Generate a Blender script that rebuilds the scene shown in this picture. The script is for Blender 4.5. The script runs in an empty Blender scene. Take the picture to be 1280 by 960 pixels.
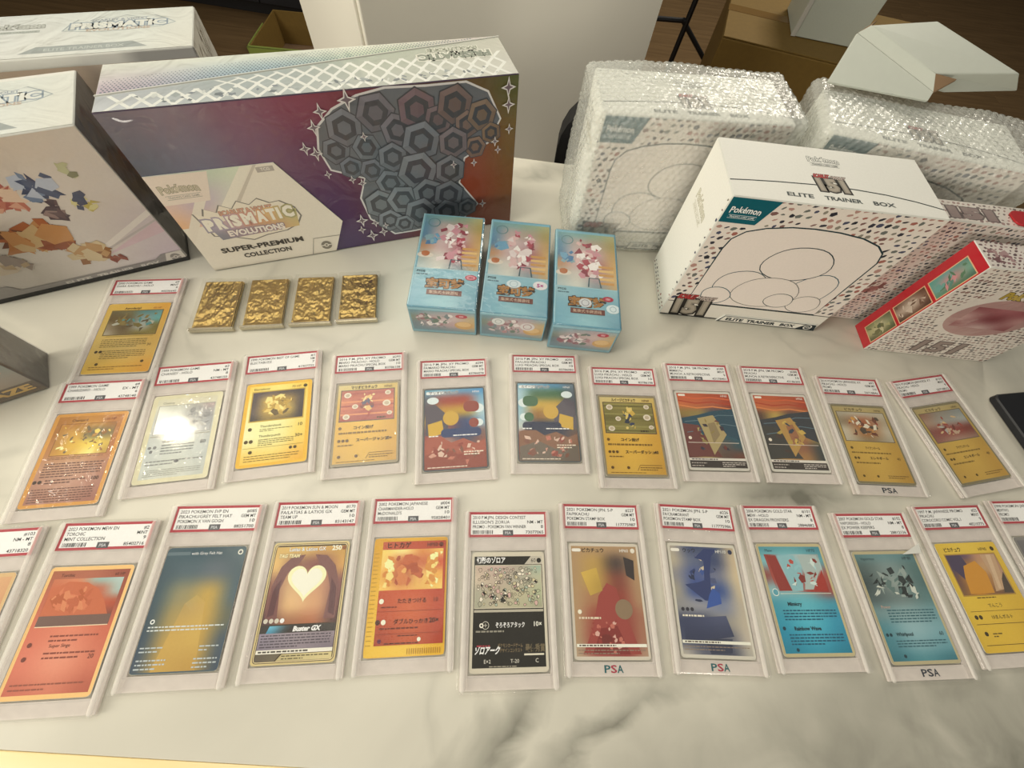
import bpy, bmesh, math, random
from mathutils import Vector, Matrix
from mathutils.geometry import tessellate_polygon
C = bpy.context.scene.collection
random.seed(7)

# ------------------------------------------------------------------ camera, world, lights, exposure
scn = bpy.context.scene
PITCH, ROLL, HCAM, FPX = math.radians(62.434), math.radians(8.533), 0.39116, 510.8
cd = bpy.data.cameras.new('camera'); cam = bpy.data.objects.new('camera', cd); C.objects.link(cam)
fwd = Vector((0, math.cos(PITCH), -math.sin(PITCH))); rgt = Vector((1, 0, 0)); upv = Vector((0, math.sin(PITCH), math.cos(PITCH)))
cr, sr = math.cos(ROLL), math.sin(ROLL)
R_ = cr * rgt + sr * upv; U_ = -sr * rgt + cr * upv
cam.matrix_world = Matrix(((R_.x, U_.x, -fwd.x, 0), (R_.y, U_.y, -fwd.y, 0), (R_.z, U_.z, -fwd.z, HCAM), (0, 0, 0, 1)))
cd.sensor_width = 36; cd.lens = FPX / 1280 * 36; cd.clip_start = 0.01; cd.clip_end = 60
scn.camera = cam
wd = bpy.data.worlds.new('world'); scn.world = wd; wd.use_nodes = True
bg = wd.node_tree.nodes['Background']; bg.inputs[0].default_value = (0.95, 0.93, 0.85, 1); bg.inputs[1].default_value = 0.16

def area(name, loc, target, sx, sy, power, col, shape='RECTANGLE'):
    l = bpy.data.lights.new(name, 'AREA'); l.shape = shape; l.size = sx; l.size_y = sy; l.energy = power; l.color = col
    o = bpy.data.objects.new(name, l); C.objects.link(o); o.location = loc
    o.rotation_euler = (Vector(target) - Vector(loc)).to_track_quat('-Z', 'Y').to_euler()
    return o
area('window_light', (-0.45, 0.55, 1.35), (0.0, 0.30, 0.0), 1.4, 1.3, 13, (1.0, 0.94, 0.80))
area('side_window_light', (-1.75, -0.65, 0.80), (0.1, 0.35, 0.10), 0.9, 0.9, 31, (1.0, 0.94, 0.80))
area('added_front_fill', (0.10, -1.7, 0.20), (0.0, 0.6, 0.25), 0.9, 0.34, 13, (1.0, 0.93, 0.80))  # added low fill from behind the camera for the upright box fronts
area('ceiling_lamp_light', (-1.9, 0.61, 2.0), (-0.2, 0.2, 0), 0.14, 0.14, 4, (1.0, 0.86, 0.62), 'DISK')
area('added_back_fill', (1.3, 2.7, 1.75), (-0.6, 2.6, -0.7), 0.6, 0.6, 36, (1.0, 0.92, 0.78))  # added fill to brighten the floor and furniture at the back
area('added_cabinet_fill', (1.6, 0.6, 1.5), (-0.05, 1.0, 0.25), 0.15, 0.15, 0.9, (1.0, 0.95, 0.82)).data.spread = 0.6  # added narrow-spread fill aimed at the pale cabinet
scn.view_settings.view_transform = 'Standard'; scn.view_settings.look = 'None'
scn.view_settings.gamma = 1; scn.view_settings.use_curve_mapping = False; scn.view_settings.exposure = 0.0

# ------------------------------------------------------------------ helpers
def lin(h):
    if isinstance(h, str):
        h = h.lstrip('#'); v = [int(h[i:i + 2], 16) / 255 for i in (0, 2, 4)]
    else: v = h
    return tuple(x / 12.92 if x <= 0.04045 else ((x + 0.055) / 1.055) ** 2.4 for x in v) + (1.0,)
def hx(h):
    h = h.lstrip('#'); return [int(h[i:i + 2], 16) / 255 for i in (0, 2, 4)]

def mat(name, col='#ffffff', rough=0.5, metal=0.0, grain=0.06, gscale=300, bump=0.0, bscale=200, coat=0.0, coat_rough=0.05, attr=False, coat_bump=0.0, cbscale=30, spec=0.5, bdist=0.001):
    m = bpy.data.materials.new(name); m.use_nodes = True; nt = m.node_tree; N = nt.nodes; L = nt.links
    b = N['Principled BSDF']; b.inputs['Roughness'].default_value = rough; b.inputs['Metallic'].default_value = metal
    b.inputs['Specular IOR Level'].default_value = spec
    tc = N.new('ShaderNodeTexCoord')
    nz = N.new('ShaderNodeTexNoise'); nz.inputs['Scale'].default_value = gscale; nz.inputs['Detail'].default_value = 3
    L.new(tc.outputs['Object'], nz.inputs['Vector'])
    mr = N.new('ShaderNodeMapRange'); mr.inputs[3].default_value = 1 - grain; mr.inputs[4].default_value = 1 + grain
    L.new(nz.outputs['Fac'], mr.inputs[0])
    mx = N.new('ShaderNodeMix'); mx.data_type = 'RGBA'; mx.blend_type = 'MULTIPLY'; mx.inputs[0].default_value = 1
    if attr:
        a = N.new('ShaderNodeAttribute'); a.attribute_name = 'Col'; L.new(a.outputs['Color'], mx.inputs[6])
    else: mx.inputs[6].default_value = lin(col)
    L.new(mr.outputs[0], mx.inputs[7]); L.new(mx.outputs[2], b.inputs['Base Color'])
    if bump:
        n2 = N.new('ShaderNodeTexNoise'); n2.inputs['Scale'].default_value = bscale; n2.inputs['Detail'].default_value = 4
        L.new(tc.outputs['Object'], n2.inputs['Vector'])
        bp = N.new('ShaderNodeBump'); bp.inputs['Strength'].default_value = bump; bp.inputs['Distance'].default_value = bdist
        L.new(n2.outputs['Fac'], bp.inputs['Height']); L.new(bp.outputs[0], b.inputs['Normal'])
    if coat:
        b.inputs['Coat Weight'].default_value = coat; b.inputs['Coat Roughness'].default_value = coat_rough
        if coat_bump:
            n3 = N.new('ShaderNodeTexNoise'); n3.inputs['Scale'].default_value = cbscale; n3.inputs['Detail'].default_value = 2; n3.inputs['Distortion'].default_value = 1.2
            L.new(tc.outputs['Object'], n3.inputs['Vector'])
            b3 = N.new('ShaderNodeBump'); b3.inputs['Strength'].default_value = coat_bump; b3.inputs['Distance'].default_value = 0.01
            L.new(n3.outputs['Fac'], b3.inputs['Height']); L.new(b3.outputs[0], b.inputs['Coat Normal'])
    return m

def clear(name, tint=(1, 1, 1), milky=0.0, milkcol='#e8e6de', rough=0.06, bump=0.0, bscale=60, ior=1.35):
    """thin clear plastic: transparent body, fresnel gloss, a little milky scatter"""
    m = bpy.data.materials.new(name); m.use_nodes = True; nt = m.node_tree; N = nt.nodes; L = nt.links
    N.remove(N['Principled BSDF']); out = N['Material Output']
    tr = N.new('ShaderNodeBsdfTransparent'); tr.inputs[0].default_value = (*tint, 1)
    df = N.new('ShaderNodeBsdfDiffuse')
    tc = N.new('ShaderNodeTexCoord'); nz = N.new('ShaderNodeTexNoise'); nz.inputs['Scale'].default_value = 90
    L.new(tc.outputs['Object'], nz.inputs['Vector'])
    mr = N.new('ShaderNodeMapRange'); mr.inputs[3].default_value = max(0, milky * 0.8); mr.inputs[4].default_value = milky * 1.2
    L.new(nz.outputs['Fac'], mr.inputs[0]); df.inputs[0].default_value = lin(milkcol)
    m1 = N.new('ShaderNodeMixShader'); L.new(mr.outputs[0], m1.inputs[0]); L.new(tr.outputs[0], m1.inputs[1]); L.new(df.outputs[0], m1.inputs[2])
    gl = N.new('ShaderNodeBsdfGlossy'); gl.inputs['Roughness'].default_value = rough; gl.inputs[0].default_value = (1, 1, 1, 1)
    fr = N.new('ShaderNodeFresnel'); fr.inputs[0].default_value = ior
    ge = N.new('ShaderNodeNewGeometry'); inv = N.new('ShaderNodeMath'); inv.operation = 'SUBTRACT'; inv.inputs[0].default_value = 1.0; L.new(ge.outputs['Backfacing'], inv.inputs[1])
    mu = N.new('ShaderNodeMath'); mu.operation = 'MULTIPLY'; L.new(fr.outputs[0], mu.inputs[0]); L.new(inv.outputs[0], mu.inputs[1])
    m2 = N.new('ShaderNodeMixShader'); L.new(mu.outputs[0], m2.inputs[0]); L.new(m1.outputs[0], m2.inputs[1]); L.new(gl.outputs[0], m2.inputs[2])
    L.new(m2.outputs[0], out.inputs[0])
    if bump:
        n2 = N.new('ShaderNodeTexNoise'); n2.inputs['Scale'].default_value = bscale; n2.inputs['Detail'].default_value = 3
        L.new(tc.outputs['Object'], n2.inputs['Vector'])
        bp = N.new('ShaderNodeBump'); bp.inputs['Strength'].default_value = bump; bp.inputs['Distance'].default_value = 0.004
        L.new(n2.outputs['Fac'], bp.inputs['Height'])
        for n in (df, gl, fr): L.new(bp.outputs[0], n.inputs['Normal'])
    return m

def mesh(name, verts, faces, smooth=False):
    me = bpy.data.meshes.new(name); me.from_pydata([tuple(v) for v in verts], [], faces); me.update()
    if smooth: me.polygons.foreach_set('use_smooth', [True] * len(me.polygons))
    return me
def obj(name, me, m=None, parent=None):
    o = bpy.data.objects.new(name, me); C.objects.link(o)
    if m: me.materials.append(m)
    if parent: o.parent = parent
    return o
def thing(name, label, cat, loc=(0, 0, 0), rz=0, group=None):
    o = bpy.data.objects.new(name, None); o.empty_display_size = 0.02; C.objects.link(o); o.location = loc; o.rotation_euler = (0, 0, rz)
    return tag(o, label, cat, group)
def tag(o, label, cat, group=None):
    o['label'] = label; o['category'] = cat
    if group: o['group'] = group
    return o
def bm_mesh(bm, name, bevel=0, seg=2, smooth=False):
    bmesh.ops.recalc_face_normals(bm, faces=bm.faces)
    if bevel: bmesh.ops.bevel(bm, geom=list(bm.edges), offset=bevel, segments=seg, affect='EDGES', profile=0.5, clamp_overlap=True)
    me = bpy.data.meshes.new(name); bm.to_mesh(me); bm.free()
    if smooth: me.polygons.foreach_set('use_smooth', [True] * len(me.polygons))
    return me
def hexa(name, p, bevel=0.0006, seg=2):
    """p: 4 bottom then 4 top points, counter-clockwise"""
    bm = bmesh.new(); v = [bm.verts.new(q) for q in p]
    for f in ((3, 2, 1, 0), (4, 5, 6, 7), (0, 1, 5, 4), (1, 2, 6, 5), (2, 3, 7, 6), (3, 0, 4, 7)): bm.faces.new([v[i] for i in f])
    return bm_mesh(bm, name, bevel, seg)
def box(name, x0, y0, z0, x1, y1, z1, bevel=0.0006, seg=2):
    return hexa(name, [(x0, y0, z0), (x1, y0, z0), (x1, y1, z0), (x0, y1, z0), (x0, y0, z1), (x1, y0, z1), (x1, y1, z1), (x0, y1, z1)], bevel, seg)
def boxes(name, L, bevel=0.0):
    bm = bmesh.new()
    for x0, y0, z0, x1, y1, z1 in L:
        v = [bm.verts.new(q) for q in ((x0, y0, z0), (x1, y0, z0), (x1, y1, z0), (x0, y1, z0), (x0, y0, z1), (x1, y0, z1), (x1, y1, z1), (x0, y1, z1))]
        for f in ((3, 2, 1, 0), (4, 5, 6, 7), (0, 1, 5, 4), (1, 2, 6, 5), (2, 3, 7, 6), (3, 0, 4, 7)): bm.faces.new([v[i] for i in f])
    return bm_mesh(bm, name, bevel)
def rr(w, h, r, n=4, cx=0, cy=0):
    r = max(r, 1e-6); P = []
    for sx, sy, a0 in ((1, 1, 0), (-1, 1, 90), (-1, -1, 180), (1, -1, 270)):
        for i in range(n + 1):
            a = math.radians(a0 + 90 * i / n); P.append((cx + sx * (w / 2 - r) + r * math.cos(a), cy + sy * (h / 2 - r) + r * math.sin(a)))
    return P
def loft(name, loops, cap0=True, cap1=True, smooth=False):
    V = []; F = []; n = len(loops[0])
    for l in loops: V += l
    for k in range(len(loops) - 1):
        for i in range(n):
            j = (i + 1) % n; F.append((k * n + i, k * n + j, (k + 1) * n + j, (k + 1) * n + i))
    if cap0: F.append(tuple(reversed(range(n))))
    if cap1: F.append(tuple((len(loops) - 1) * n + i for i in range(n)))
    return mesh(name, V, F, smooth)
def rod(bm, a, b, r, n=8):
    a, b = Vector(a), Vector(b); d = (b - a); q = d.to_track_quat('Z', 'Y'); rings = []
    for p in (a, b): rings.append([bm.verts.new(p + q @ Vector((r * math.cos(2 * math.pi * i / n), r * math.sin(2 * math.pi * i / n), 0))) for i in range(n)])
    for i in range(n): bm.faces.new((rings[0][i], rings[0][(i + 1) % n], rings[1][(i + 1) % n], rings[1][i]))
    bm.faces.new(rings[0][::-1]); bm.faces.new(rings[1])

# ------------------------------------------------------------------ flat print: coloured ink laid down in thin layers
_tx = {}
def glyphs(s, bold):
    k = (s, bold)
    if k not in _tx:
        c = bpy.data.curves.new('t', 'FONT'); c.body = s; c.resolution_u = 2; c.offset = bold; c.fill_mode = 'FRONT'
        o = bpy.data.objects.new('t', c); m = bpy.data.meshes.new_from_object(o)
        vs = [(v.co.x, v.co.y) for v in m.vertices]; fs = [tuple(p.vertices) for p in m.polygons]
        bpy.data.objects.remove(o); bpy.data.curves.remove(c); bpy.data.meshes.remove(m)
        _tx[k] = (vs, fs)
    return _tx[k]
STEP = 0.009
class Canvas:
    def __init__(s): s.V = []; s.F = []; s.K = []; s.z = 0
    def add(s, verts, faces, cols):
        f0 = faces[0]; ar = sum(verts[f0[i - 1]][0] * verts[f0[i]][1] - verts[f0[i]][0] * verts[f0[i - 1]][1] for i in range(len(f0)))
        if ar < 0 and len(faces) < 2: faces = [tuple(reversed(f)) for f in faces]
        b = len(s.V); s.V += [(x, y, s.z) for x, y in verts]; s.F += [tuple(b + i for i in f) for f in faces]
        s.K += cols if isinstance(cols, list) else [lin(cols)] * len(verts); s.z += STEP; return s
    def poly(s, P, col):
        if len(P) <= 4: return s.add(P, [tuple(range(len(P)))], col) if len(P) == 3 or convex(P) else s.add(P, tess(P), col)
        return s.add(P, tess(P), col)
    def many(s, polys, cols):
        """many small convex shapes in one layer"""
        V = []; F = []; K = []
        for P, c in zip(polys, cols):
            b = len(V); V += P; F.append(tuple(range(b, b + len(P)))); K += [lin(c)] * len(P)
        return s.add(V, F, K)
    def rect(s, x0, y0, x1, y1, col): return s.add([(x0, y0), (x1, y0), (x1, y1), (x0, y1)], [(0, 1, 2, 3)], col)
    def rrect(s, cx, cy, w, h, r, col): P = rr(w, h, r, 4, cx, cy); return s.add(P, [tuple(range(len(P)))], col)
    def ell(s, cx, cy, rx, ry, col, n=20): return s.add([(cx + rx * math.cos(2 * math.pi * i / n), cy + ry * math.sin(2 * math.pi * i / n)) for i in range(n)], [tuple(range(n))], col)
    def ring(s, cx, cy, r0, r1, col, n=24):
        V = []; F = []
        for i in range(n):
            a = 2 * math.pi * i / n; V += [(cx + r0 * math.cos(a), cy + r0 * math.sin(a)), (cx + r1 * math.cos(a), cy + r1 * math.sin(a))]
            j = (i + 1) % n; F.append((2 * i, 2 * i + 1, 2 * j + 1, 2 * j))
        return s.add(V, F, col)
    def line(s, P, w, col, closed=False):
        n = len(P); V = []; F = []
        for i in range(n):
            a = P[i - 1] if (closed or i) else P[i]; b = P[(i + 1) % n] if (closed or i < n - 1) else P[i]
            dx, dy = b[0] - a[0], b[1] - a[1]; l = math.hypot(dx, dy) or 1; nx, ny = -dy / l * w / 2, dx / l * w / 2
            V += [(P[i][0] + nx, P[i][1] + ny), (P[i][0] - nx, P[i][1] - ny)]
        for i in range(n if closed else n - 1):
            j = (i + 1) % n; F.append((2 * i, 2 * i + 1, 2 * j + 1, 2 * j))
        return s.add(V, F, col)
    def quad(s, Q, rows, sub=4):
        """colour field over a quad: Q = tl, tr, br, bl; rows of hex colours, top to bottom, softly blended"""
        R = [[hx(c) for c in r] for r in rows]; nr, nc = len(R) - 1, len(R[0]) - 1
        sm = lambda t: t * t * (3 - 2 * t)
        V = []; K = []; F = []; NX = max(1, nc * sub); NY = max(1, nr * sub)
        for j in range(NY + 1):
            for i in range(NX + 1):
                u, v = i / NX, j / NY
                x = (1 - v) * ((1 - u) * Q[0][0] + u * Q[1][0]) + v * ((1 - u) * Q[3][0] + u * Q[2][0])
                y = (1 - v) * ((1 - u) * Q[0][1] + u * Q[1][1]) + v * ((1 - u) * Q[3][1] + u * Q[2][1])
                V.append((x, y)); a = min(int(u * nc), nc - 1) if nc else 0; b = min(int(v * nr), nr - 1) if nr else 0
                fu = sm(u * nc - a) if nc else 0; fv = sm(v * nr - b) if nr else 0
                a2 = a + 1 if nc else 0; b2 = b + 1 if nr else 0
                K.append(lin([(1 - fv) * ((1 - fu) * R[b][a][k] + fu * R[b][a2][k]) + fv * ((1 - fu) * R[b2][a][k] + fu * R[b2][a2][k]) for k in range(3)]))
        for j in range(NY):
            for i in range(NX): F.append((j * (NX + 1) + i, (j + 1) * (NX + 1) + i, (j + 1) * (NX + 1) + i + 1, j * (NX + 1) + i + 1))
        return s.add(V, F, K)
    def grid(s, x0, y0, x1, y1, rows, sub=4): return s.quad([(x0, y1), (x1, y1), (x1, y0), (x0, y0)], rows, sub)
    def text(s, t, x, y, h, col, align='l', width=None, bold=0.0, skew=0.0, outline=None, rot=0.0, arch=0.0):
        for o, c in ([(outline[1], outline[0])] if outline else []) + [(0, col)]:
            vs, fs = glyphs(t, bold + o)
            g0 = glyphs(t, bold)[0]
            if not g0: return s
            xa, xb = min(v[0] for v in g0), max(v[0] for v in g0); k = h / 0.72
            kx = width / (xb - xa) if width else k; W = (xb - xa) * kx
            ox = {'l': 0, 'c': -W / 2, 'r': -W}[align]; cr_, sr_ = math.cos(rot), math.sin(rot); P = []
            for vx, vy in vs:
                px = ox + (vx - xa) * kx; py = vy * k; px += skew * py
                if arch: py += arch * (1 - ((px - ox - W / 2) / (W / 2)) ** 2)
                P.append((x + px * cr_ - py * sr_, y + px * sr_ + py * cr_))
            s.add(P, fs, c)
        return s
    def body(s, x0, y0, x1, y1, rows, col, seed=0, fill=0.6):
        """body copy too small to read: rows of word-length dashes"""
        r = random.Random(seed); Q = []; hgt = (y1 - y0) / rows
        for k in range(rows):
            y = y1 - (k + 0.75) * hgt; x = x0; end = x1 if k < rows - 1 else x0 + (x1 - x0) * r.uniform(0.4, 0.9)
            while x < end - 0.5:
                w = min(r.uniform(1.2, 4.2), end - x); Q.append([(x, y), (x + w, y), (x + w, y + hgt * fill), (x, y + hgt * fill)]); x += w + 0.7
        return s.many(Q, [col] * len(Q))
    def shards(s, x0, y0, x1, y1, cols, n, size, seed=0, asp=1.6):
        r = random.Random(seed); Q = []; K = []
        for _ in range(n):
            w = size * r.uniform(0.5, 1.3); h = w / r.uniform(1, asp); a = r.uniform(0, 6.28); m = max(w, h)
            if x1 - x0 < 2 * m or y1 - y0 < 2 * m: m = min(x1 - x0, y1 - y0) / 2 * 0.98; w = min(w, m); h = min(h, m)
            cx, cy = r.uniform(x0 + m, x1 - m), r.uniform(y0 + m, y1 - m); k = r.choice((3, 4, 5))
            P = [(cx + w * math.cos(a + 6.283 * i / k) * math.cos(a) - h * math.sin(a + 6.283 * i / k) * math.sin(a), cy + w * math.cos(a + 6.283 * i / k) * math.sin(a) + h * math.sin(a + 6.283 * i / k) * math.cos(a)) for i in range(k)]
            Q.append(P); K.append(r.choice(cols))
        # painter's order needs its own layers, four are enough to keep neighbours apart
        for P, k_ in zip(Q, K): s.add(P, [tuple(range(len(P)))], k_); s.z -= STEP - 0.0016
        s.z += STEP; return s
    def build(s, name, m, parent, M, gain=0.96):
        """M maps (u, v, height) in millimetres to the parent's space in metres"""
        me = bpy.data.meshes.new(name); me.from_pydata([tuple(M @ Vector(v)) for v in s.V], [], s.F)
        a = me.color_attributes.new('Col', 'FLOAT_COLOR', 'POINT')
        a.data.foreach_set('color', [min(0.88, c * gain) if q < 3 else 1.0 for k in s.K for q, c in enumerate(k)]); me.update()
        return obj(name, me, m, parent)
def convex(P):
    sg = 0
    for i in range(len(P)):
        a, b, c = P[i - 1], P[i], P[(i + 1) % len(P)]; z = (b[0] - a[0]) * (c[1] - b[1]) - (b[1] - a[1]) * (c[0] - b[0])
        if z * sg < 0: return False
        if z: sg = z
    return True
def tess(P):
    out = []
    for t in tessellate_polygon([[Vector((x, y, 0)) for x, y in P]]):
        a, b, c = (P[i] for i in t)
        out.append(tuple(t) if (b[0] - a[0]) * (c[1] - a[1]) - (b[1] - a[1]) * (c[0] - a[0]) > 0 else tuple(reversed(t)))
    return out
def frame_m(o, u, v, e=0.0):
    """canvas matrix: origin o, unit directions u and v (metres), ink grows along u x v"""
    o, u, v = Vector(o), Vector(u).normalized(), Vector(v).normalized(); n = u.cross(v).normalized(); o = o + n * e
    k = 0.001
    return Matrix(((u.x * k, v.x * k, n.x * k, o.x), (u.y * k, v.y * k, n.y * k, o.y), (u.z * k, v.z * k, n.z * k, o.z), (0, 0, 0, 1)))
E_ = 0.00012
def m_top(h): return frame_m((0, 0, h), (1, 0, 0), (0, 1, 0), E_)
def m_front(): return frame_m((0, 0, 0), (1, 0, 0), (0, 0, 1), E_)
def m_left(d): return frame_m((0, d, 0), (0, -1, 0), (0, 0, 1), E_)
def m_right(w): return frame_m((w, 0, 0), (0, 1, 0), (0, 0, 1), E_)

# ------------------------------------------------------------------ materials
PRINT = mat('printed_paper', attr=True, rough=0.5, grain=0.05, gscale=500, spec=0.12)
PRINT_FILM = mat('printed_board_under_film', attr=True, rough=0.4, grain=0.05, gscale=400, coat=0.9, coat_rough=0.10, coat_bump=0.35, cbscale=26)
PRINT_GLOSS = mat('printed_gloss_film', attr=True, rough=0.35, grain=0.06, gscale=300, coat=0.6, coat_rough=0.06, coat_bump=0.3, cbscale=55)
CARDSTOCK = mat('cardstock', '#e9e5da', 0.5, grain=0.04)
WHITE_BOARD = mat('white_board', '#d9d9d2', 0.45, grain=0.03, gscale=120)
KRAFT = mat('kraft_board', '#7a6029', 0.75, grain=0.12, gscale=60, bump=0.1)
KRAFT_IN = mat('kraft_inside', '#7d644a', 0.8, grain=0.12, gscale=80)
DARK_BOARD = mat('dark_board', '#2a2a2c', 0.4, grain=0.1)
BLACK = mat('black_fabric', '#141418', 0.7, grain=0.2, gscale=400, bump=0.2, bscale=900)
BLACK_LEATHER = mat('black_leather', '#101218', 0.45, grain=0.15, gscale=500, bump=0.15, bscale=800)
METAL_BLACK = mat('black_metal', '#17171a', 0.4, metal=0.3, grain=0.1)
SILVER = mat('silver_foil', '#c9ccd0', 0.28, metal=0.7, grain=0.1, bump=0.2, bscale=150)
CASE = clear('clear_plastic', (1, 1, 1), milky=0.04, milkcol='#f4f0e8', rough=0.07, ior=1.27)
RAIL = clear('clear_rail', (1, 1, 1), milky=0.36, milkcol='#faf6ee', rough=0.06, ior=1.7)
INSERT = clear('frosted_insert', (1, 1, 1), milky=0.50, milkcol='#f4ebe4', rough=0.25, ior=1.15)
ACRYL = clear('acrylic', (0.97, 0.97, 0.96), milky=0.04, rough=0.04, bump=0.05)
FILM = clear('shrink_film', (0.97, 0.97, 0.98), milky=0.10, milkcol='#b8b4b0', rough=0.12, bump=0.7, bscale=45)
BUBBLE = clear('bubble_plastic', (0.97, 0.98, 0.97), milky=0.31, milkcol='#eef0ea', rough=0.16, bump=0.4, bscale=180, ior=1.4)

# ------------------------------------------------------------------ the setting
def marble():
    m = mat('marble', '#dcd8ca', 0.24, grain=0.03, gscale=8)
    nt = m.node_tree; N = nt.nodes; L = nt.links; b = N['Principled BSDF']
    def math_(op, a, b_=None, c=None):
        n = N.new('ShaderNodeMath'); n.operation = op
        for i, q in enumerate((a, b_, c)):
            if q is None: continue
            if isinstance(q, (int, float)): n.inputs[i].default_value = q
            else: L.new(q, n.inputs[i])
        return n.outputs[0]
    tc = N.new('ShaderNodeTexCoord'); sp = N.new('ShaderNodeSeparateXYZ'); L.new(tc.outputs['Object'], sp.inputs[0])
    def noise(sc, det=5, dist=0.0, off=0.0):
        n = N.new('ShaderNodeTexNoise'); n.inputs['Scale'].default_value = sc; n.inputs['Detail'].default_value = det; n.inputs['Distortion'].default_value = dist
        mp = N.new('ShaderNodeMapping'); mp.inputs['Location'].default_value = (off, off * 0.7, 0); L.new(tc.outputs['Object'], mp.inputs[0]); L.new(mp.outputs[0], n.inputs['Vector']); return n.outputs['Fac']
    nA, nB, nC = noise(7, 6, 0.6), noise(22, 6, 0.8, 3.1), noise(3.2, 4, 0.8, 7.7)
    base = b.inputs['Base Color'].links[0].from_socket
    tot = None
    def soft(v, w): return math_('SUBTRACT', 1.0, math_('SMOOTH_MIN', math_('DIVIDE', v, w), 1.0, 0.15))
    # thin wandering veins
    thin = math_('MULTIPLY', soft(math_('ABSOLUTE', math_('SUBTRACT', nC, 0.5)), 0.030), math_('MULTIPLY', nB, 0.30))
    tot = math_('MAXIMUM', thin, 0.0)
    # grey veins of the slab; the broadest, at right, also paint in fading light: centre, direction, half length, width, strength
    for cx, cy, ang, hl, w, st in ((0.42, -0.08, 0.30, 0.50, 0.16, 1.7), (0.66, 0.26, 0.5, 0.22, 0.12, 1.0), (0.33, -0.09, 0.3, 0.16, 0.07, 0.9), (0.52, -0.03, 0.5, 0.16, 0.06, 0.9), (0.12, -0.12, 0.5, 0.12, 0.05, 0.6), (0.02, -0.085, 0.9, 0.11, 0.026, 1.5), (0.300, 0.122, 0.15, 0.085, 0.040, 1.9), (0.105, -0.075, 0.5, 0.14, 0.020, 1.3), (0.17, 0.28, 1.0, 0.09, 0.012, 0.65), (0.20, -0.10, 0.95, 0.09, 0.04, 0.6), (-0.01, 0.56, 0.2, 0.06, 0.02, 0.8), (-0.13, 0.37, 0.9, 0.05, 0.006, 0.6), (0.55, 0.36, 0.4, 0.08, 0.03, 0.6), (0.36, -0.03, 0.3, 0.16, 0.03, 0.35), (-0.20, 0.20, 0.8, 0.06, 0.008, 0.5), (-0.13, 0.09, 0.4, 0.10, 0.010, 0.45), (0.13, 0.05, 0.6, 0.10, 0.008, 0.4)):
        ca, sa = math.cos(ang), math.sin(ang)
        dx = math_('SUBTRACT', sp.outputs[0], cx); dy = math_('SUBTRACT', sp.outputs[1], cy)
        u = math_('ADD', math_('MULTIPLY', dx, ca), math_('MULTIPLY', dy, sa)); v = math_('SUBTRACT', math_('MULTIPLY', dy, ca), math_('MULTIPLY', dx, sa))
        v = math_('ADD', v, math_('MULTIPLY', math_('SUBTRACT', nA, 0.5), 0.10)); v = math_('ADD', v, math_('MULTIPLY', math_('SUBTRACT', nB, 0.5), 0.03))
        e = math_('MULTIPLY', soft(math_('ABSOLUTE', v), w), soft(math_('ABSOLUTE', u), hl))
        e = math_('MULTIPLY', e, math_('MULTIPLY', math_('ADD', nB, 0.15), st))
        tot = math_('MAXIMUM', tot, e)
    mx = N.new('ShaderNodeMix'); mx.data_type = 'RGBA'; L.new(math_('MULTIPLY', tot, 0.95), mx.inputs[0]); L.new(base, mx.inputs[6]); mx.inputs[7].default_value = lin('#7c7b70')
    cl = N.new('ShaderNodeMix'); cl.data_type = 'RGBA'; cl.blend_type = 'MULTIPLY'; cl.inputs[0].default_value = 1
    mr = N.new('ShaderNodeMapRange'); mr.inputs[1].default_value = 0.3; mr.inputs[2].default_value = 0.7; mr.inputs[3].default_value = 0.90; mr.inputs[4].default_value = 1.04; L.new(nA, mr.inputs[0])
    L.new(mx.outputs[2], cl.inputs[6]); L.new(mr.outputs[0], cl.inputs[7]); L.new(cl.outputs[2], b.inputs['Base Color'])
    return m
def wood(name, col, col2):
    m = mat(name, col, 0.45, grain=0.05); nt = m.node_tree; N = nt.nodes; L = nt.links; b = N['Principled BSDF']
    tc = N.new('ShaderNodeTexCoord'); mp = N.new('ShaderNodeMapping'); mp.inputs['Scale'].default_value = (1, 14, 14); L.new(tc.outputs['Object'], mp.inputs[0])
    n = N.new('ShaderNodeTexNoise'); n.inputs['Scale'].default_value = 4; n.inputs['Detail'].default_value = 6; L.new(mp.outputs[0], n.inputs['Vector'])
    r = N.new('ShaderNodeValToRGB'); r.color_ramp.elements[0].position = 0.35; r.color_ramp.elements[1].position = 0.65; r.color_ramp.elements[0].color = lin(col); r.color_ramp.elements[1].color = lin(col2)
    L.new(n.outputs['Fac'], r.inputs[0]); L.new(r.outputs[0], b.inputs['Base Color']); return m

FLOOR = wood('floor_wood', '#655036', '#745d40'); FLOOR.node_tree.nodes['Principled BSDF'].inputs['Roughness'].default_value = 0.75; FLOOR.node_tree.nodes['Principled BSDF'].inputs['Specular IOR Level'].default_value = 0.15
fl = obj('floor', box('floor', -5, -3.2, -0.80, 5, 5.6, -0.752, 0), FLOOR); fl['kind'] = 'structure'
WALLP = mat('wall_paint', '#b9b09c', 0.7, grain=0.03, gscale=20, bump=0.05)
for nm, b6 in (('wall_back', (-5, 5.5, -.7519, 5, 5.6, 2.1)), ('wall_left', (-5.1, -3.2, -.7519, -5, 5.5, 2.1)), ('wall_right', (5, -3.2, -.7519, 5.1, 5.5, 2.1)), ('wall_front', (-5, -3.3, -.7519, 5, -3.2, 2.1))):
    o = obj(nm, box(nm, *b6, 0), WALLP); o['kind'] = 'structure'
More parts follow.
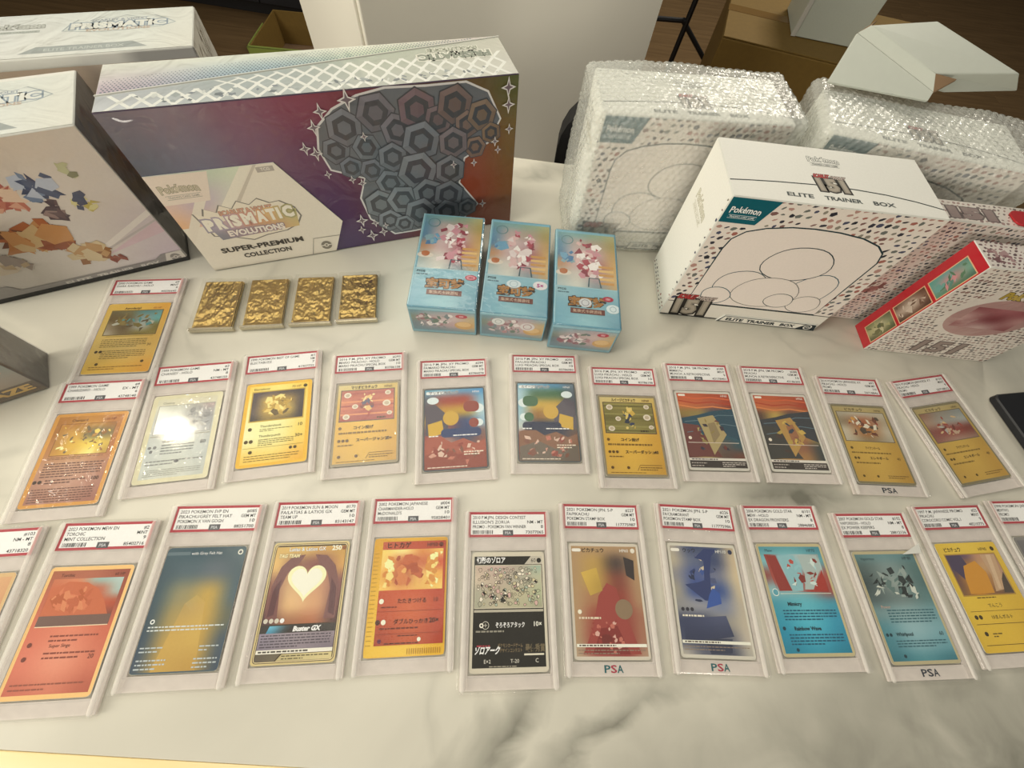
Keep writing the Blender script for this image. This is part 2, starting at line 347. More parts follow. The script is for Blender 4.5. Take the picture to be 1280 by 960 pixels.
# floor boards, each its own plank
pl = None
for r_ in range(13):
    x = -3.2 + random.uniform(-0.6, 0)
    k = 0
    while x < 3.4:
        Lh = 1.2
        if pl is None:
            pl = box('floor_plank', 0.001, 0.001, 0, 1.199, 0.238, 0.006, 0.0015, 1); pl.materials.append(FLOOR)
        o = bpy.data.objects.new('floor_plank', pl); C.objects.link(o); o.parent = fl; o.location = (x, 1.0 + r_ * 0.24, -0.752); x += Lh

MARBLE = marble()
tb = thing('table', 'pale grey-veined marble dining table carrying all the cards and boxes', 'table', (0, 0, 0))
def tabletop():
    # far edge through (-0.045, 0.586)-(0.022, 0.588); near edge through (-0.313, -0.138)-(-0.15, -0.127)
    p = [(-0.95, -0.181), (1.05, -0.046), (1.05, 0.622), (-0.95, 0.560)]
    bm = bmesh.new(); lo = [bm.verts.new((x, y, -0.03)) for x, y in p]; hi = [bm.verts.new((x, y, 0)) for x, y in p]
    bm.faces.new(lo[::-1]); bm.faces.new(hi)
    for i in range(4): bm.faces.new((lo[i], lo[(i + 1) % 4], hi[(i + 1) % 4], hi[i]))
    return bm_mesh(bm, 'tabletop', 0.0008, 2)
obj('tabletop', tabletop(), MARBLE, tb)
TRIM = wood('pale_wood', '#fbe2a6', '#fdeabb')
obj('front_edge', hexa('front_edge', [(-0.95, -0.262, -0.03), (1.05, -0.127, -0.03), (1.05, -0.0462, -0.03), (-0.95, -0.1812, -0.03), (-0.95, -0.262, -0.001), (1.05, -0.127, -0.001), (1.05, -0.0462, -0.0002), (-0.95, -0.1812, -0.0002)], 0.0008, 2), TRIM, tb)['label'] = 'pale wooden strip along the near edge of the table'
for sx, sy in ((-0.86, -0.06), (0.96, 0.04), (0.96, 0.55), (-0.86, 0.49)):
    obj('leg', box('leg', sx - 0.03, sy - 0.03, -0.745, sx + 0.03, sy + 0.03, -0.0305, 0.003), METAL_BLACK, tb)

# ------------------------------------------------------------------ printed marks
def blobs(c, inside, x0, y0, x1, y1, step, seed, cols=('#3c3a44', '#7d5d58', '#4a4d63', '#8a8579', '#a0655a', '#6b6f6a', '#2f3038', '#b08a80'), size=0.42):
    """tiny coloured blotches in slanting rows, printed where inside(x, y)"""
    r = random.Random(seed); Q = []; K = []; j = 0; y = y0 + step / 2
    while y < y1:
        x = x0 + (step / 2 if j % 2 else 0) + step / 2
        while x < x1:
            if inside(x, y):
                if r.random() < 0.06: x += step; continue
                n = r.choice((5, 6, 7)); a0 = r.uniform(0, 6.28); k = step * size * r.uniform(0.7, 1.15); ti = r.uniform(0.1, 0.9); el = r.uniform(0.4, 0.9)
                ox_, oy_ = r.uniform(-.12, .12) * step, r.uniform(-.12, .12) * step; P = []
                for i in range(n):
                    q = k * r.uniform(0.7, 1.15); pa, pb = q * math.cos(a0 + 6.283 * i / n), el * q * math.sin(a0 + 6.283 * i / n)
                    P.append((x + ox_ + pa * math.cos(ti) - pb * math.sin(ti), y + oy_ + pa * math.sin(ti) + pb * math.cos(ti)))
                Q.append(P); K.append(r.choice(cols))
            x += step
        y += step * 0.86; j += 1
    if Q: c.many(Q, K)
def roundel(c, x, y, r, col, bgc):
    c.ell(x, y, r, r, col); c.rect(x - r, y - r * 0.10, x + r, y + r * 0.10, bgc); c.ell(x, y, r * 0.42, r * 0.42, bgc); c.ell(x, y, r * 0.24, r * 0.24, col)
def wordmark(c, x, y, w, col, line, rot=0.0, tcg=True, tcol=None):
    """the brand's wordmark with its game line in a box below"""
    c.text('Pokémon', x, y, w * 0.235, col, 'c', width=w, bold=0.02, outline=(line, 0.05), arch=w * 0.03, rot=rot)
    if tcg:
        cr_, sr_ = math.cos(rot), math.sin(rot)
        def T(a, b): return (x + a * cr_ - b * sr_, y + a * sr_ + b * cr_)
        hh = w * 0.10; P = [T(-w * .46, -hh * 1.9), T(w * .46, -hh * 1.9), T(w * .46, -hh * 0.7), T(-w * .46, -hh * 0.7)]
        c.line(P, w * 0.012, tcol or col, True)
        c.text('TRADING CARD GAME', *T(0, -hh * 1.6), hh * 0.62, tcol or col, 'c', width=w * 0.82, bold=0.01, rot=rot)
def logo151(c, x, y, w, skew=0.0):
    h = w * 0.50
    c.text('151', x, y, h, '#8f887c', 'c', width=w * 0.86, bold=0.08, outline=('#2c2926', 0.075), skew=-0.12)
    c.text('151', x, y, h, '#a69d8f', 'c', width=w * 0.80, bold=0.02, skew=-0.12)
    c.text('SCARLET', x - w * 0.04, y + h * 1.06, h * 0.30, '#b03c3c', 'r', width=w * 0.46, bold=0.06, outline=('#2c2926', 0.06), skew=0.2)
    c.text('&VIOLET', x - w * 0.02, y + h * 1.04, h * 0.26, '#b9aaa2', 'l', width=w * 0.46, bold=0.06, outline=('#2c2926', 0.06), skew=0.2)

# ------------------------------------------------------------------ graded card slabs
def ring_bars(w, h, t, z0, z1, cy=0):
    return [(-w / 2 - t, cy - h / 2 - t, z0, -w / 2, cy + h / 2 + t, z1), (w / 2, cy - h / 2 - t, z0, w / 2 + t, cy + h / 2 + t, z1), (-w / 2, cy + h / 2, z0, w / 2, cy + h / 2 + t, z1), (-w / 2, cy - h / 2 - t, z0, w / 2, cy - h / 2, z1)]
CY = 11.5  # case centre above card centre (mm)
def case_mesh():
    L = []
    for t, z in ((0.6, 0.05), (0, 0.7), (0, 5.0), (0.25, 5.5), (0.7, 5.8), (2.2, 5.8), (2.7, 5.5), (3.2, 5.05), (6.0, 5.05)):
        L.append([(x / 1000, (y + CY) / 1000, z / 1000) for x, y in rr(82 - 2 * t, 136 - 2 * t, max(3.2 - t, 0.6), 4)])
    return loft('case', L)
CASE_ME = case_mesh(); CASE_ME.materials.append(CASE)
def ridge_mesh():
    B = []
    for (w, h, cy) in ((66, 91, 0), (74.5, 24.4, 67.3)): B += ring_bars(w, h, 0.8, 5.06, 5.45, cy)
    return boxes('case_ridge', [tuple(q / 1000 for q in b) for b in B], 0.00012)
RIDGE_ME = ridge_mesh(); RIDGE_ME.materials.append(CASE)
def rails_mesh():
    V = []; F = []
    for xc in (-36.3, 36.3):
        b = len(V); n = 8
        for y, k in ((-55.5, .55), (-53.5, 1), (76.5, 1), (78.5, .55)):
            for i in range(n + 1):
                a = math.pi * i / n; V.append(((xc + 2.1 * k * math.cos(a)) / 1000, y / 1000, (5.06 + 1.0 * k * math.sin(a)) / 1000))
        for r in range(3):
            for i in range(n): F.append((b + r * (n + 1) + i, b + r * (n + 1) + i + 1, b + (r + 1) * (n + 1) + i + 1, b + (r + 1) * (n + 1) + i))
    return mesh('side_rails', V, F, True)
RAILS_ME = rails_mesh(); RAILS_ME.materials.append(RAIL)
def insert_mesh():
    B = [(-39, -55, 1.0, -32.6, 79, 3.0), (32.6, -55, 1.0, 39, 79, 3.0), (-32.6, -55, 1.0, 32.6, -45.2, 3.0), (-32.6, 45.2, 1.0, 32.6, 79, 3.0)]
    return boxes('card_insert', [tuple(q / 1000 for q in b) for b in B], 0.0002)
INSERT_ME = insert_mesh(); INSERT_ME.materials.append(INSERT)
CARD_ME = loft('card', [[(x / 1000, y / 1000, z / 1000) for x, y in rr(63, 88, 3, 5)] for z in (3.2, 3.6)]); CARD_ME.materials.append(CARDSTOCK)
LABEL_ME = loft('grade_label', [[(x / 1000, (y + 67.3) / 1000, z / 1000) for x, y in rr(71.5, 22, 0.5, 2)] for z in (3.3, 3.6)]); LABEL_ME.materials.append(CARDSTOCK)
CARD_M = frame_m((0, 0, 0.00362), (1, 0, 0), (0, 1, 0))

def label_print(lines, right, serial, seed, tilt=0):
    c = Canvas(); y0 = 56.4
    c.rect(-35.7, y0, 35.7, y0 + 21.8, '#b0424c'); c.rect(-33.4, y0 + 2.2, 33.4, y0 + 19.6, '#f3f5f0')
    for i, t in enumerate(lines): c.text(t, -31.6, y0 + 15.6 - i * 4.0, 2.75, '#26282c', width=min(49 if i == 1 or not right[i:] else 48, len(t) * 2.08), bold=0.012)
    for i, t in enumerate(right): c.text(t, 32, y0 + 15.6 - i * 4.0, 2.75, '#26282c', 'r', width=len(t) * 2.05, bold=0.012)
    r = random.Random(seed); x = -31.5; Q = []
    while x < -13.5:
        w = r.choice((0.35, 0.5, 0.8)); Q.append([(x, y0 + 2.7), (x + w, y0 + 2.7), (x + w, y0 + 5.9), (x, y0 + 5.9)]); x += w + r.choice((0.3, 0.45, 0.7))
    c.many(Q, ['#1e1f22'] * len(Q))
    c.rect(-4.6, y0 + 1.2, 4.6, y0 + 6.0, '#55565a'); c.text('PSA', 0, y0 + 2.4, 2.4, '#b9bcc0', 'c', bold=0.04)
    c.text(serial, 32, y0 + 2.9, 2.6, '#26282c', 'r', width=len(serial) * 2.0, bold=0.01)
    return c

def slab(spec, idx):
    key, x, y, rz, label, art, lines, right, serial, emblem = spec
    t = thing('graded_card', label, 'card', (x, y, 0.0002), rz)
    o = bpy.data.objects.new('case', CASE_ME); C.objects.link(o); o.parent = t
    q = bpy.data.objects.new('case_ridge', RIDGE_ME); C.objects.link(q); q.parent = o
    q = bpy.data.objects.new('side_rails', RAILS_ME); C.objects.link(q); q.parent = o
    o = bpy.data.objects.new('card_insert', INSERT_ME); C.objects.link(o); o.parent = t
    cdo = bpy.data.objects.new('trading_card', CARD_ME); C.objects.link(cdo); cdo.parent = t
    c = Canvas(); art(c); c.build('card_print', PRINT_GLOSS if key in ('B1', 'B2', 'B4') else PRINT, cdo, CARD_M, 1.12)
    lb = bpy.data.objects.new('grade_label', LABEL_ME); C.objects.link(lb); lb.parent = t
    label_print(lines, right, serial, idx).build('label_print', PRINT, lb, CARD_M, 1.0)
    if emblem:
        c = Canvas(); cols = ('#2b3340', '#2b3340', '#2b3340') if emblem == 2 else ('#1f5f66', '#a8344a', '#1f5f66')
        for ch, xx, k in zip('PSA', (-5.2, 0, 5.2), cols): c.text(ch, xx, -52.4, 5.2, k, 'c', width=5.0, bold=0.02)
        c.build('grader_emblem', PRINT, t, frame_m((0, 0, 0.00306), (1, 0, 0), (0, 1, 0)))
    return t

# ---- card faces (artwork is replaced by plain colour fields of about the same size and colours)
def base(c, border, w=63, h=88): c.rrect(0, 0, 62.9, 87.9, 3, border)
def art_ember(c):       # pale red card, hill and sky colour field above
    base(c, '#e2b878'); c.grid(-29, -41, 29, 41, [['#9c5a40', '#a3604a', '#8f4a3a'], ['#b05f48', '#b86a50', '#8f4a3a'], ['#c56a52', '#cf7a60', '#bb6048'], ['#c9705a', '#d68a70', '#c06a52'], ['#b8604a', '#c47058', '#a85440']])
    c.rect(-26, 2, 26, 35, '#6a4c44'); c.grid(-26, 8, 26, 35, [['#b96a4a', '#c47a58', '#8fb0ac', '#a8bcb8'], ['#b8603f', '#c2653f', '#b2583c', '#9db4b0'], ['#a8543a', '#c06a45', '#b96040', '#a6482e'], ['#8a4a38', '#9a5a40', '#8c4c38', '#7a4034']])
    c.poly([(-26, 9), (-25, 27), (-14, 33), (0, 32), (10, 27), (17, 19), (23, 9)], '#b8623f'); c.shards(-25, 9, 10, 30, ['#c4704c', '#b05a38', '#c87c54', '#a9552f'], 30, 4.6, 3, 3); c.rect(-26, 2, 26, 9, '#6a5048'); c.rect(-26, 1.4, 26, 2.0, '#e0c8a8')
    c.text('60 HP', 26, 36.5, 2.2, '#5c2c22', 'r'); c.text('Torchic', -22, 36.5, 2.4, '#4a2620')
    c.body(-12, -9, 22, -3, 2, '#7a3a2c', 1, 0.35); c.text('Super Singe', -10, -12, 2.3, '#5a2a20'); c.body(-12, -20, 24, -14, 2, '#7a3a2c', 2, 0.35); c.text('20', 24, -20, 3, '#5a2a20', 'r')
    c.ell(-24, -10, 1.6, 1.6, '#6a3024'); c.ell(-24, -19, 1.6, 1.6, '#6a3024'); c.body(-26, -39, 24, -33, 2, '#8a4a38', 3, 0.3)
def art_slate(c):       # slate blue card with an ochre fade
    base(c, '#41545f'); c.grid(-31, -43, 31, 43, [['#3d5560', '#36505c', '#42565f', '#4c6068'], ['#3c515c', '#4a5e68', '#5a6670', '#4f6068'], ['#39505c', '#8a8462', '#b5984f', '#4c606c'], ['#354a58', '#a08c54', '#b8984c', '#5d6256'], ['#33475a', '#b0924c', '#b59448', '#3e4f60'], ['#3a4a5c', '#b3934a', '#ad8d48', '#38485a']], 5)
    c.quad([(-6, 2), (9, 3), (15, -43), (-17, -43)], [['#a89058', '#b89a58'], ['#bb9a50', '#c0a052'], ['#b8964a', '#b08c44']]); c.quad([(-6, 2), (1.5, 8), (9, 3), (1.5, -4)], [['#a89460', '#b09858'], ['#b4985a', '#b89a54']])
    c.text('with Grey Felt Hat', -12, 38.2, 2.3, '#e6ecec'); c.rect(-31, 38, -13, 40.6, '#5c6f78'); c.ell(27, 39.5, 2.1, 2.1, '#dcdcd0'); c.ell(27, 39.5, 1.2, 1.2, '#5a5f64')
    c.ell(-26, -10, 1.7, 1.7, '#e2e6e2'); c.ell(-26, -10, 0.9, 0.9, '#3c4a54'); c.body(-28, -17, 28, -12.5, 2, '#c9d0d0', 4, 0.4)
    c.body(-29, -31, -12, -26, 2, '#b4bec2', 5, 0.35); c.body(14, -31, 29, -26, 2, '#b4bec2', 6, 0.35); c.body(-29, -42, -8, -34, 3, '#b4bec2', 7, 0.35); c.body(12, -42, 29, -34, 3, '#b4bec2', 8, 0.35)
def art_heart(c):       # gold framed card with a big pale heart
    base(c, '#cdbb86'); c.rrect(0, 0, 60.5, 85.5, 3, '#3a3026'); c.rrect(0, 0, 59.6, 84.6, 2.6, '#d8c79a'); c.rrect(0, 0, 58.4, 83.4, 2.4, '#4a3a2a')
    c.grid(-28.6, -17, 28.6, 40.5, [['#c9a866', '#d8b868', '#c8a05a', '#b8924c'], ['#d9b470', '#8a6050', '#7c4c4a', '#c89a58'], ['#8c6052', '#c9a478', '#c09070', '#7c5050'], ['#7a5450', '#d6b080', '#c89870', '#6c4646'], ['#4c3a40', '#9a6a50', '#a86a4c', '#4c3434']], 5)
    for sx in (-1, 1):
        c.poly([(sx * x, y) for x, y in ((4, 34), (14, 33), (22, 25), (27, 10), (27, -14), (18, -14), (20, 8), (16, 20), (8, 27))][::sx], '#76504e'); c.poly([(sx * x, y) for x, y in ((20, 16), (25, 8), (26, -12), (21, -10))][::sx], '#5c3c40')
    P = [(15.5 * math.sin(a) ** 3 * 1.0, 14 + 0.95 * (13 * math.cos(a) - 5 * math.cos(2 * a) - 2 * math.cos(3 * a) - math.cos(4 * a))) for a in [2 * math.pi * i / 40 for i in range(40)]][::-1]
    c.poly(P, '#f2e8b8'); c.poly([(x * 0.8, 14 + (y - 14) * 0.8) for x, y in P], '#f9f3d6')
    c.text('Latias & Latios GX', -18, 37, 3.0, '#f7f2e2', width=30, bold=0.02, outline=('#4a3020', 0.03)); c.text('250', 25, 37, 3.8, '#f4ead2', 'r', bold=0.03); c.ell(27, 38.6, 1.7, 1.7, '#8a5a3a')
    c.text('TAG TEAM', -26, 32, 2.8, '#e8d8a8', width=17, bold=0.05, outline=('#4c3a20', 0.04), skew=0.2)
    for k in range(4): c.ell(-26 + 4.2 * k, -14.5, 1.7, 1.7, ('#c8c2b4', '#c8c2b4', '#c8c2b4', '#f2f0ea')[k])
    c.rect(-28.6, -23, 28.6, -17.5, '#3a3634'); c.quad([(-22, -18), (-4, -18), (-8, -23), (-24, -23)], [['#6ab4d0', '#3a3634'], ['#4a90b0', '#3a3634']]); c.text('Buster GX', -4, -22, 3.4, '#f2f2ee', bold=0.05, skew=0.2)
    c.grid(-28.6, -34, 28.6, -23, [['#8c8494', '#948a92', '#8a7e88'], ['#7e7684', '#8a808a', '#7a707c']]); c.body(-27, -33, 26, -23.5, 5, '#4c4650', 9, 0.4)
    c.rect(-28.6, -36.6, 28.6, -34, '#e6e2d6'); c.body(-27, -36.4, 27, -34.2, 1, '#4a4640', 10, 0.5); c.quad([(-28.6, -36.6), (-10, -36.6), (-14, -41.5), (-28.6, -41.5)], [['#5c5448', '#6a6252']]); c.quad([(-9, -37), (28.6, -37), (28.6, -41.5), (-13, -41.5)], [['#b8ac80', '#d0c290']]); c.body(-9, -41, 27, -37.4, 2, '#5a5238', 11, 0.4)
def art_flame(c):       # gold bordered red-orange card
    base(c, '#dba52c'); c.grid(-31, -43.5, 31, 43.5, [['#cf9c30', '#d8a83a', '#c8962c'], ['#dcae38', '#e2b440', '#d0a030'], ['#e0b83c', '#e6c048', '#dcae34']])
    for k in range(22): c.rect(-30.6, -36 + k * 3.2, -26.5, -35.3 + k * 3.2, '#b98a20')
    for k in range(16): c.rect(2 + k * 1.7, -42.4, 2.7 + k * 1.7, -38.6, '#b08022')
    c.grid(-24, -36, 30, 41, [['#b4563a', '#b04a30', '#a84028'], ['#b85232', '#b8482c', '#aa3e26'], ['#b44e30', '#c4623c', '#b04830'], ['#9c3c24', '#b8542f', '#a03a24']])
    c.grid(-24, 3, 28, 34.5, [['#e8c868', '#f0dc8c', '#d08a48', '#e6bc60'], ['#eec870', '#b8603c', '#c06a44', '#c45a3a'], ['#dba850', '#b05a38', '#e2b868', '#e0a850'], ['#e8c060', '#d89c58', '#dcae5c', '#e8c468']], 5)
    c.shards(-23, 4, -12, 33, ['#f6e6a4', '#e0a850', '#c88038', '#f0d080'], 26, 3.2, 12); c.shards(12, 4, 28, 33, ['#f6e6a4', '#e0a850', '#cc8a40', '#f0d080'], 30, 3.2, 13); c.shards(-13, 5, 14, 32, ['#b8603a', '#c87a48', '#a44e30', '#dca860'], 26, 4.4, 14)
    c.text('ヒトカゲ', -20, 36, 3.8, '#2a140c', bold=0.02); c.text('HP50', 23, 36.4, 3.0, '#501c10', 'r', bold=0.02); c.ell(26, 37.8, 1.9, 1.9, '#5c2010')
    c.ell(-21, -5, 1.9, 1.9, '#f0e4d0'); c.text('たたきつける', -8, -6.6, 2.9, '#2e120a', bold=0.015); c.text('10', 25, -6.4, 3.2, '#3a160c', 'r'); c.body(-21, -10.4, 6, -8.4, 1, '#6a2a18', 1, 0.5)
    c.rect(-24, -12.6, 29, -12.3, '#7c2c18'); c.ell(-22.5, -20, 1.9, 1.9, '#4a2416'); c.ell(-18, -20, 1.9, 1.9, '#f0e4d0'); c.text('ダブルひっかき', -10, -21.4, 2.9, '#2e120a', bold=0.015); c.text('20×', 26, -21.4, 3.6, '#2e120a', 'r', bold=0.02); c.body(-21, -25.6, 14, -23.4, 1, '#6a2a18', 2, 0.5)
    c.rect(-23, -28.4, 29, -28.1, '#7c2c18'); c.body(-6, -30.4, 24, -29, 1, '#4a1c10', 3, 0.5); c.ell(-20, -33, 1.5, 1.5, '#5c2440'); c.ell(11, -32.6, 1.5, 1.5, '#f0e4d0'); c.body(-16, -35.6, 22, -34, 1, '#4a1c10', 5, 0.5)
def art_black(c):       # black card with a crowded line collage above
    base(c, '#c9c2b0'); c.rect(-29.4, -40.5, 29.4, 40.5, '#14130f'); c.rect(-28.8, 0.4, 28.8, 33.6, '#c4bca8')
    c.text('幻影のゾロア', -27.5, 35.4, 4.0, '#f2f0e8', width=25, bold=0.03); c.poly([(14, 34), (20, 40.5), (29.4, 40.5), (29.4, 34)], '#b8b2a4'); c.text('60', 24, 35.6, 3.2, '#2a2824', 'r'); c.ell(26.8, 37, 2, 2, '#1c1b18')
    c.grid(-28.2, 1, 28.2, 33, [['#b8a494', '#c0a8a0', '#a8a090', '#9ab0a0'], ['#c8b8a4', '#b8a898', '#a8a494', '#b4b49a'], ['#a8a694', '#b0a490', '#b6b094', '#a8b090'], ['#a0a08c', '#b8b098', '#aeac90', '#9c9c84']])
    r = random.Random(5); PQ = []
    for k in range(190):
        cx, cy = r.uniform(-26, 26), r.uniform(3, 31); s_ = r.uniform(0.8, 2.2)
        n = 7; a = [(cx + s_ * r.uniform(.5, 1.1) * math.cos(6.283 * i / n), cy + s_ * r.uniform(.5, 1.1) * math.sin(6.283 * i / n)) for i in range(n)]
        PQ.append(a)
    c.many(PQ[::2], [r.choice(('#d8cdb8', '#c9a8a0', '#a9b8a8', '#cfc4a0', '#e4dccb')) for _ in PQ[::2]])
    V = [];
    for a in PQ:
        for i in range(len(a)):
            p, q = a[i], a[(i + 1) % len(a)]; d = math.hypot(q[0] - p[0], q[1] - p[1]) or 1; nx, ny = -(q[1] - p[1]) / d * .14, (q[0] - p[0]) / d * .14
            V.append([(p[0] + nx, p[1] + ny), (p[0] - nx, p[1] - ny), (q[0] - nx, q[1] - ny), (q[0] + nx, q[1] + ny)])
    c.many(V, ['#37332c'] * len(V))
    c.rect(-28.8, -2.2, 28.8, -0.4, '#b0aa9a'); c.text('⊕', -22, -13, 3, '#d8d4c8'); c.ell(-22.5, -11.6, 1.7, 1.7, '#e4e0d4'); c.ell(-22.5, -11.6, 0.8, 0.8, '#222222')
    c.text('ぞろぞろアタック', -11, -13, 3.1, '#f4f1e8', width=24, bold=0.02); c.text('10×', 27, -12.6, 3.4, '#e8e4da', 'r', bold=0.02); c.body(-27, -17, 22, -14.6, 1, '#8c887c', 1, 0.5)
    c.text('ゾロアーク', -28, -31, 4.4, '#f4f4f0', width=20, bold=0.04, skew=0.25); c.text('ポケモンカードゲーム', -9, -26.8, 2.3, '#8e7a5a', width=20); c.text('デザインコンテスト', -7.5, -30.2, 2.3, '#8e7a5a', width=18); c.text('最優秀賞', 13, -29.8, 4.2, '#6c6048', width=16, bold=0.02)
    c.body(-26, -26.6, -14, -25, 1, '#a03040', 2, 0.6); c.rect(12, -32.6, 28, -31.4, '#d8d2c0'); c.text('E×2', -20, -37.4, 2.6, '#d8d4c8'); c.text('T-20', 1, -37.4, 2.6, '#d8d4c8'); c.text('C', 21, -37.4, 2.8, '#d8d4c8'); c.body(-16, -40.2, 26, -39, 1, '#a09a8a', 3, 0.5)
def bar_fields(c, y, col='#ece6d8'):
    c.rect(-29, y - 1.1, 29, y + 1.1, col); c.body(-27, y - 0.9, 27, y + 0.9, 1, '#4a3a34', 7, 0.55); c.body(-28, y - 6.2, 28, y - 2, 2, '#8a7a6a', 8, 0.3)
def art_stamp_red(c):   # kraft tan card with a red lower field
    base(c, '#c9c1b2'); c.rect(-29.5, -41.5, 29.5, 41.5, '#a88a68')
    c.grid(-29.5, -41.5, 29.5, 41.5, [['#a88a66', '#aa8c68', '#a88a68', '#a48664'], ['#a88a66', '#b09050', '#4a3c38', '#a88a68'], ['#a88a66', '#b0924c', '#7c4236', '#a68866'], ['#aa8c68', '#a07050', '#8a3c32', '#a48464'], ['#aa8c6a', '#93463a', '#8c3832', '#9a6a54'], ['#a88c6c', '#8e3430', '#8a302c', '#9c7058'], ['#b09a80', '#98504a', '#8c3c38', '#a88a74']], 5)
    c.shards(-18, -40, 16, -12, ['#a24a42', '#8c3430', '#b86a5c', '#7c2c2a', '#c8938a'], 40, 1.9, 3)
    c.poly([(-24, -40), (-14, -20), (-8, 2), (0, 12), (8, 8), (12, -8), (19, -26), (24, -40)], '#93403a'); c.poly([(-16, -40), (-8, -22), (6, -20), (15, -40)], '#7c2c2a'); c.ell(13, -8, 7.5, 7.5, '#857058')
    c.quad([(-22, 20), (-8, 24), (-4, 6), (-15, 2)], [['#c8a850', '#c0a04c'], ['#b89848', '#a88a40']]); c.poly([(17, 33), (26, 30), (25, 14), (18, 18)], '#332c2e'); c.ell(-4, -30, 5, 4, '#6c2624')
    c.shards(-18, -40, 16, -14, ['#b86a5c', '#8c3430', '#d0a498'], 26, 1.8, 13); c.text('ヒカチュウ'.replace('ヒ', 'ピ'), -20, 36.6, 3.0, '#2e2620', bold=0.02); c.rrect(-25, 38.2, 8, 2.6, 1.2, '#e6e2d8'); c.text('HP60', 22, 36.8, 2.6, '#f0ece0', 'r'); c.ell(26, 38, 2, 2, '#dcd6c8')
    c.ell(-25, -10, 1.7, 1.7, '#e8e0cc'); c.body(-26, -16, 10, -13, 1, '#d8c8b0', 4, 0.5); bar_fields(c, -34)
def art_stamp_blue(c):  # sand card with navy fields
    base(c, '#c9c5b8'); c.rect(-29.5, -41.5, 29.5, 41.5, '#b5a58a')
    c.grid(-29.5, -41.5, 29.5, 41.5, [['#a8a094', '#3c486a', '#44506c', '#b8a88c'], ['#b0a692', '#5a6480', '#3a466a', '#c4b294'], ['#8c8a8c', '#46568a', '#6a7088', '#c8b898'], ['#9c9688', '#30488a', '#38508a', '#c0b296'], ['#8a8a8c', '#8c8e98', '#76809a', '#b4aa98'], ['#38405e', '#3c445e', '#8c8a86', '#b8ae9c'], ['#3c4460', '#343c58', '#5c6070', '#bcb2a2'], ['#b0aaa0', '#5c6070', '#40465a', '#b0aca0']], 5)
    c.shards(-20, -6, 12, 38, ['#2c3c6c', '#3a5290', '#c8bca4', '#4a5478', '#26304e'], 30, 3.4, 6, 4)
    c.poly([(-20, 10), (-12, 4), (-4, -2), (2, -2), (4, 20), (8, 34), (14, 40), (2, 40), (-8, 32), (0, 30), (-2, 14), (-8, 12)], '#2c3a68'); c.poly([(4, 8), (10, 4), (10, -4), (-4, -8), (0, 2)], '#34549c'); c.quad([(-26, -16), (12, -13), (16, -28), (-26, -34)], [['#38405e', '#4a5270'], ['#2c3450', '#343c58']]); c.poly([(-10, -30), (14, -30), (12, -40), (-6, -41)], '#343a50')
    c.text('ウッウ', -18, 36.6, 3.0, '#2a2c34', bold=0.02); c.rrect(-25, 38.2, 8, 2.6, 1.2, '#e6e2d8'); c.text('HP110', 22, 36.8, 2.6, '#f0ece0', 'r'); c.ell(26, 38, 2, 2, '#2c3450')
    for k in range(3): c.ell(-25 + 4 * k, -9, 1.5, 1.5, '#2c2c38')
    c.body(-26, -15, 10, -12.4, 1, '#e2dccb', 4, 0.5); bar_fields(c, -32.6)
def art_aqua_red(c):    # cyan card with red and pale blue field above
    base(c, '#b8ad86'); c.rect(-29.3, -41.5, 29.3, 41.5, '#2d8ba4')
    c.grid(-29.3, -41.5, 29.3, 41.5, [['#4a8f9c', '#5a9ca6', '#3f8494'], ['#7ab4bc', '#86bcc4', '#5a9aa6'], ['#8a4a44', '#9cc4c8', '#a05048'], ['#86b0b6', '#78a8b0', '#984840'], ['#3f93a8', '#5ab0c0', '#3c90a8'], ['#2c90ac', '#4fb2c8', '#2c8cac'], ['#1f86a6', '#40a8c4', '#2484a4'], ['#1f7c98', '#2c90ac', '#1c7894']])
    c.quad([(-26, 35), (26, 35), (26, 4), (-22, 4)], [['#8a3f38', '#7ab0bc', '#a8b8b8', '#8c9c9c'], ['#9a4038', '#9cc8d0', '#8cb8c0', '#a8c4c4'], ['#a04a40', '#8ab4bc', '#a04a40', '#9a3c34'], ['#7ca4ac', '#8cb0b4', '#9c3c34', '#8c342e']], 5)
    c.poly([(-24, 34), (-15, 34), (-8, 5), (-20, 5)], '#8a3530'); c.poly([(-14, 34), (2, 34), (6, 20), (2, 5), (-6, 5)], '#86b4bc'); c.poly([(6, 34), (24, 34), (25, 24), (12, 6), (4, 6), (8, 18)], '#a4b4b2'); c.poly([(25, 22), (25, 5), (13, 5)], '#9c342c')
    c.shards(-8, 6, 24, 33, ['#a8ccd0', '#b04a40', '#8cbcc4', '#7c2f2a', '#c8d8d4'], 22, 3.2, 5, 5)
    c.text('Mew', -24, 37, 2.6, '#22404a'); c.text('HP70', 24, 37, 2.6, '#22404a', 'r'); c.ell(-24, 4, 3, 3, '#5a9cac'); c.ring(-24, 4, 2.4, 3, '#d8e0d8'); c.rect(-20, 2.6, 27, 3.1, '#c8d4c8')
    c.text('Mimicry', -16, -6.5, 2.8, '#10323e', bold=0.04); c.body(-22, -18, 26, -9, 4, '#14506a', 3, 0.42); c.text('Rainbow Wave', -16, -25, 2.8, '#10323e', bold=0.04); c.body(-22, -36, 26, -27, 4, '#14506a', 4, 0.42); c.ell(-25, -23.5, 1.4, 1.4, '#123c4c'); c.ell(-18, -39, 1.3, 1.3, '#123c4c')
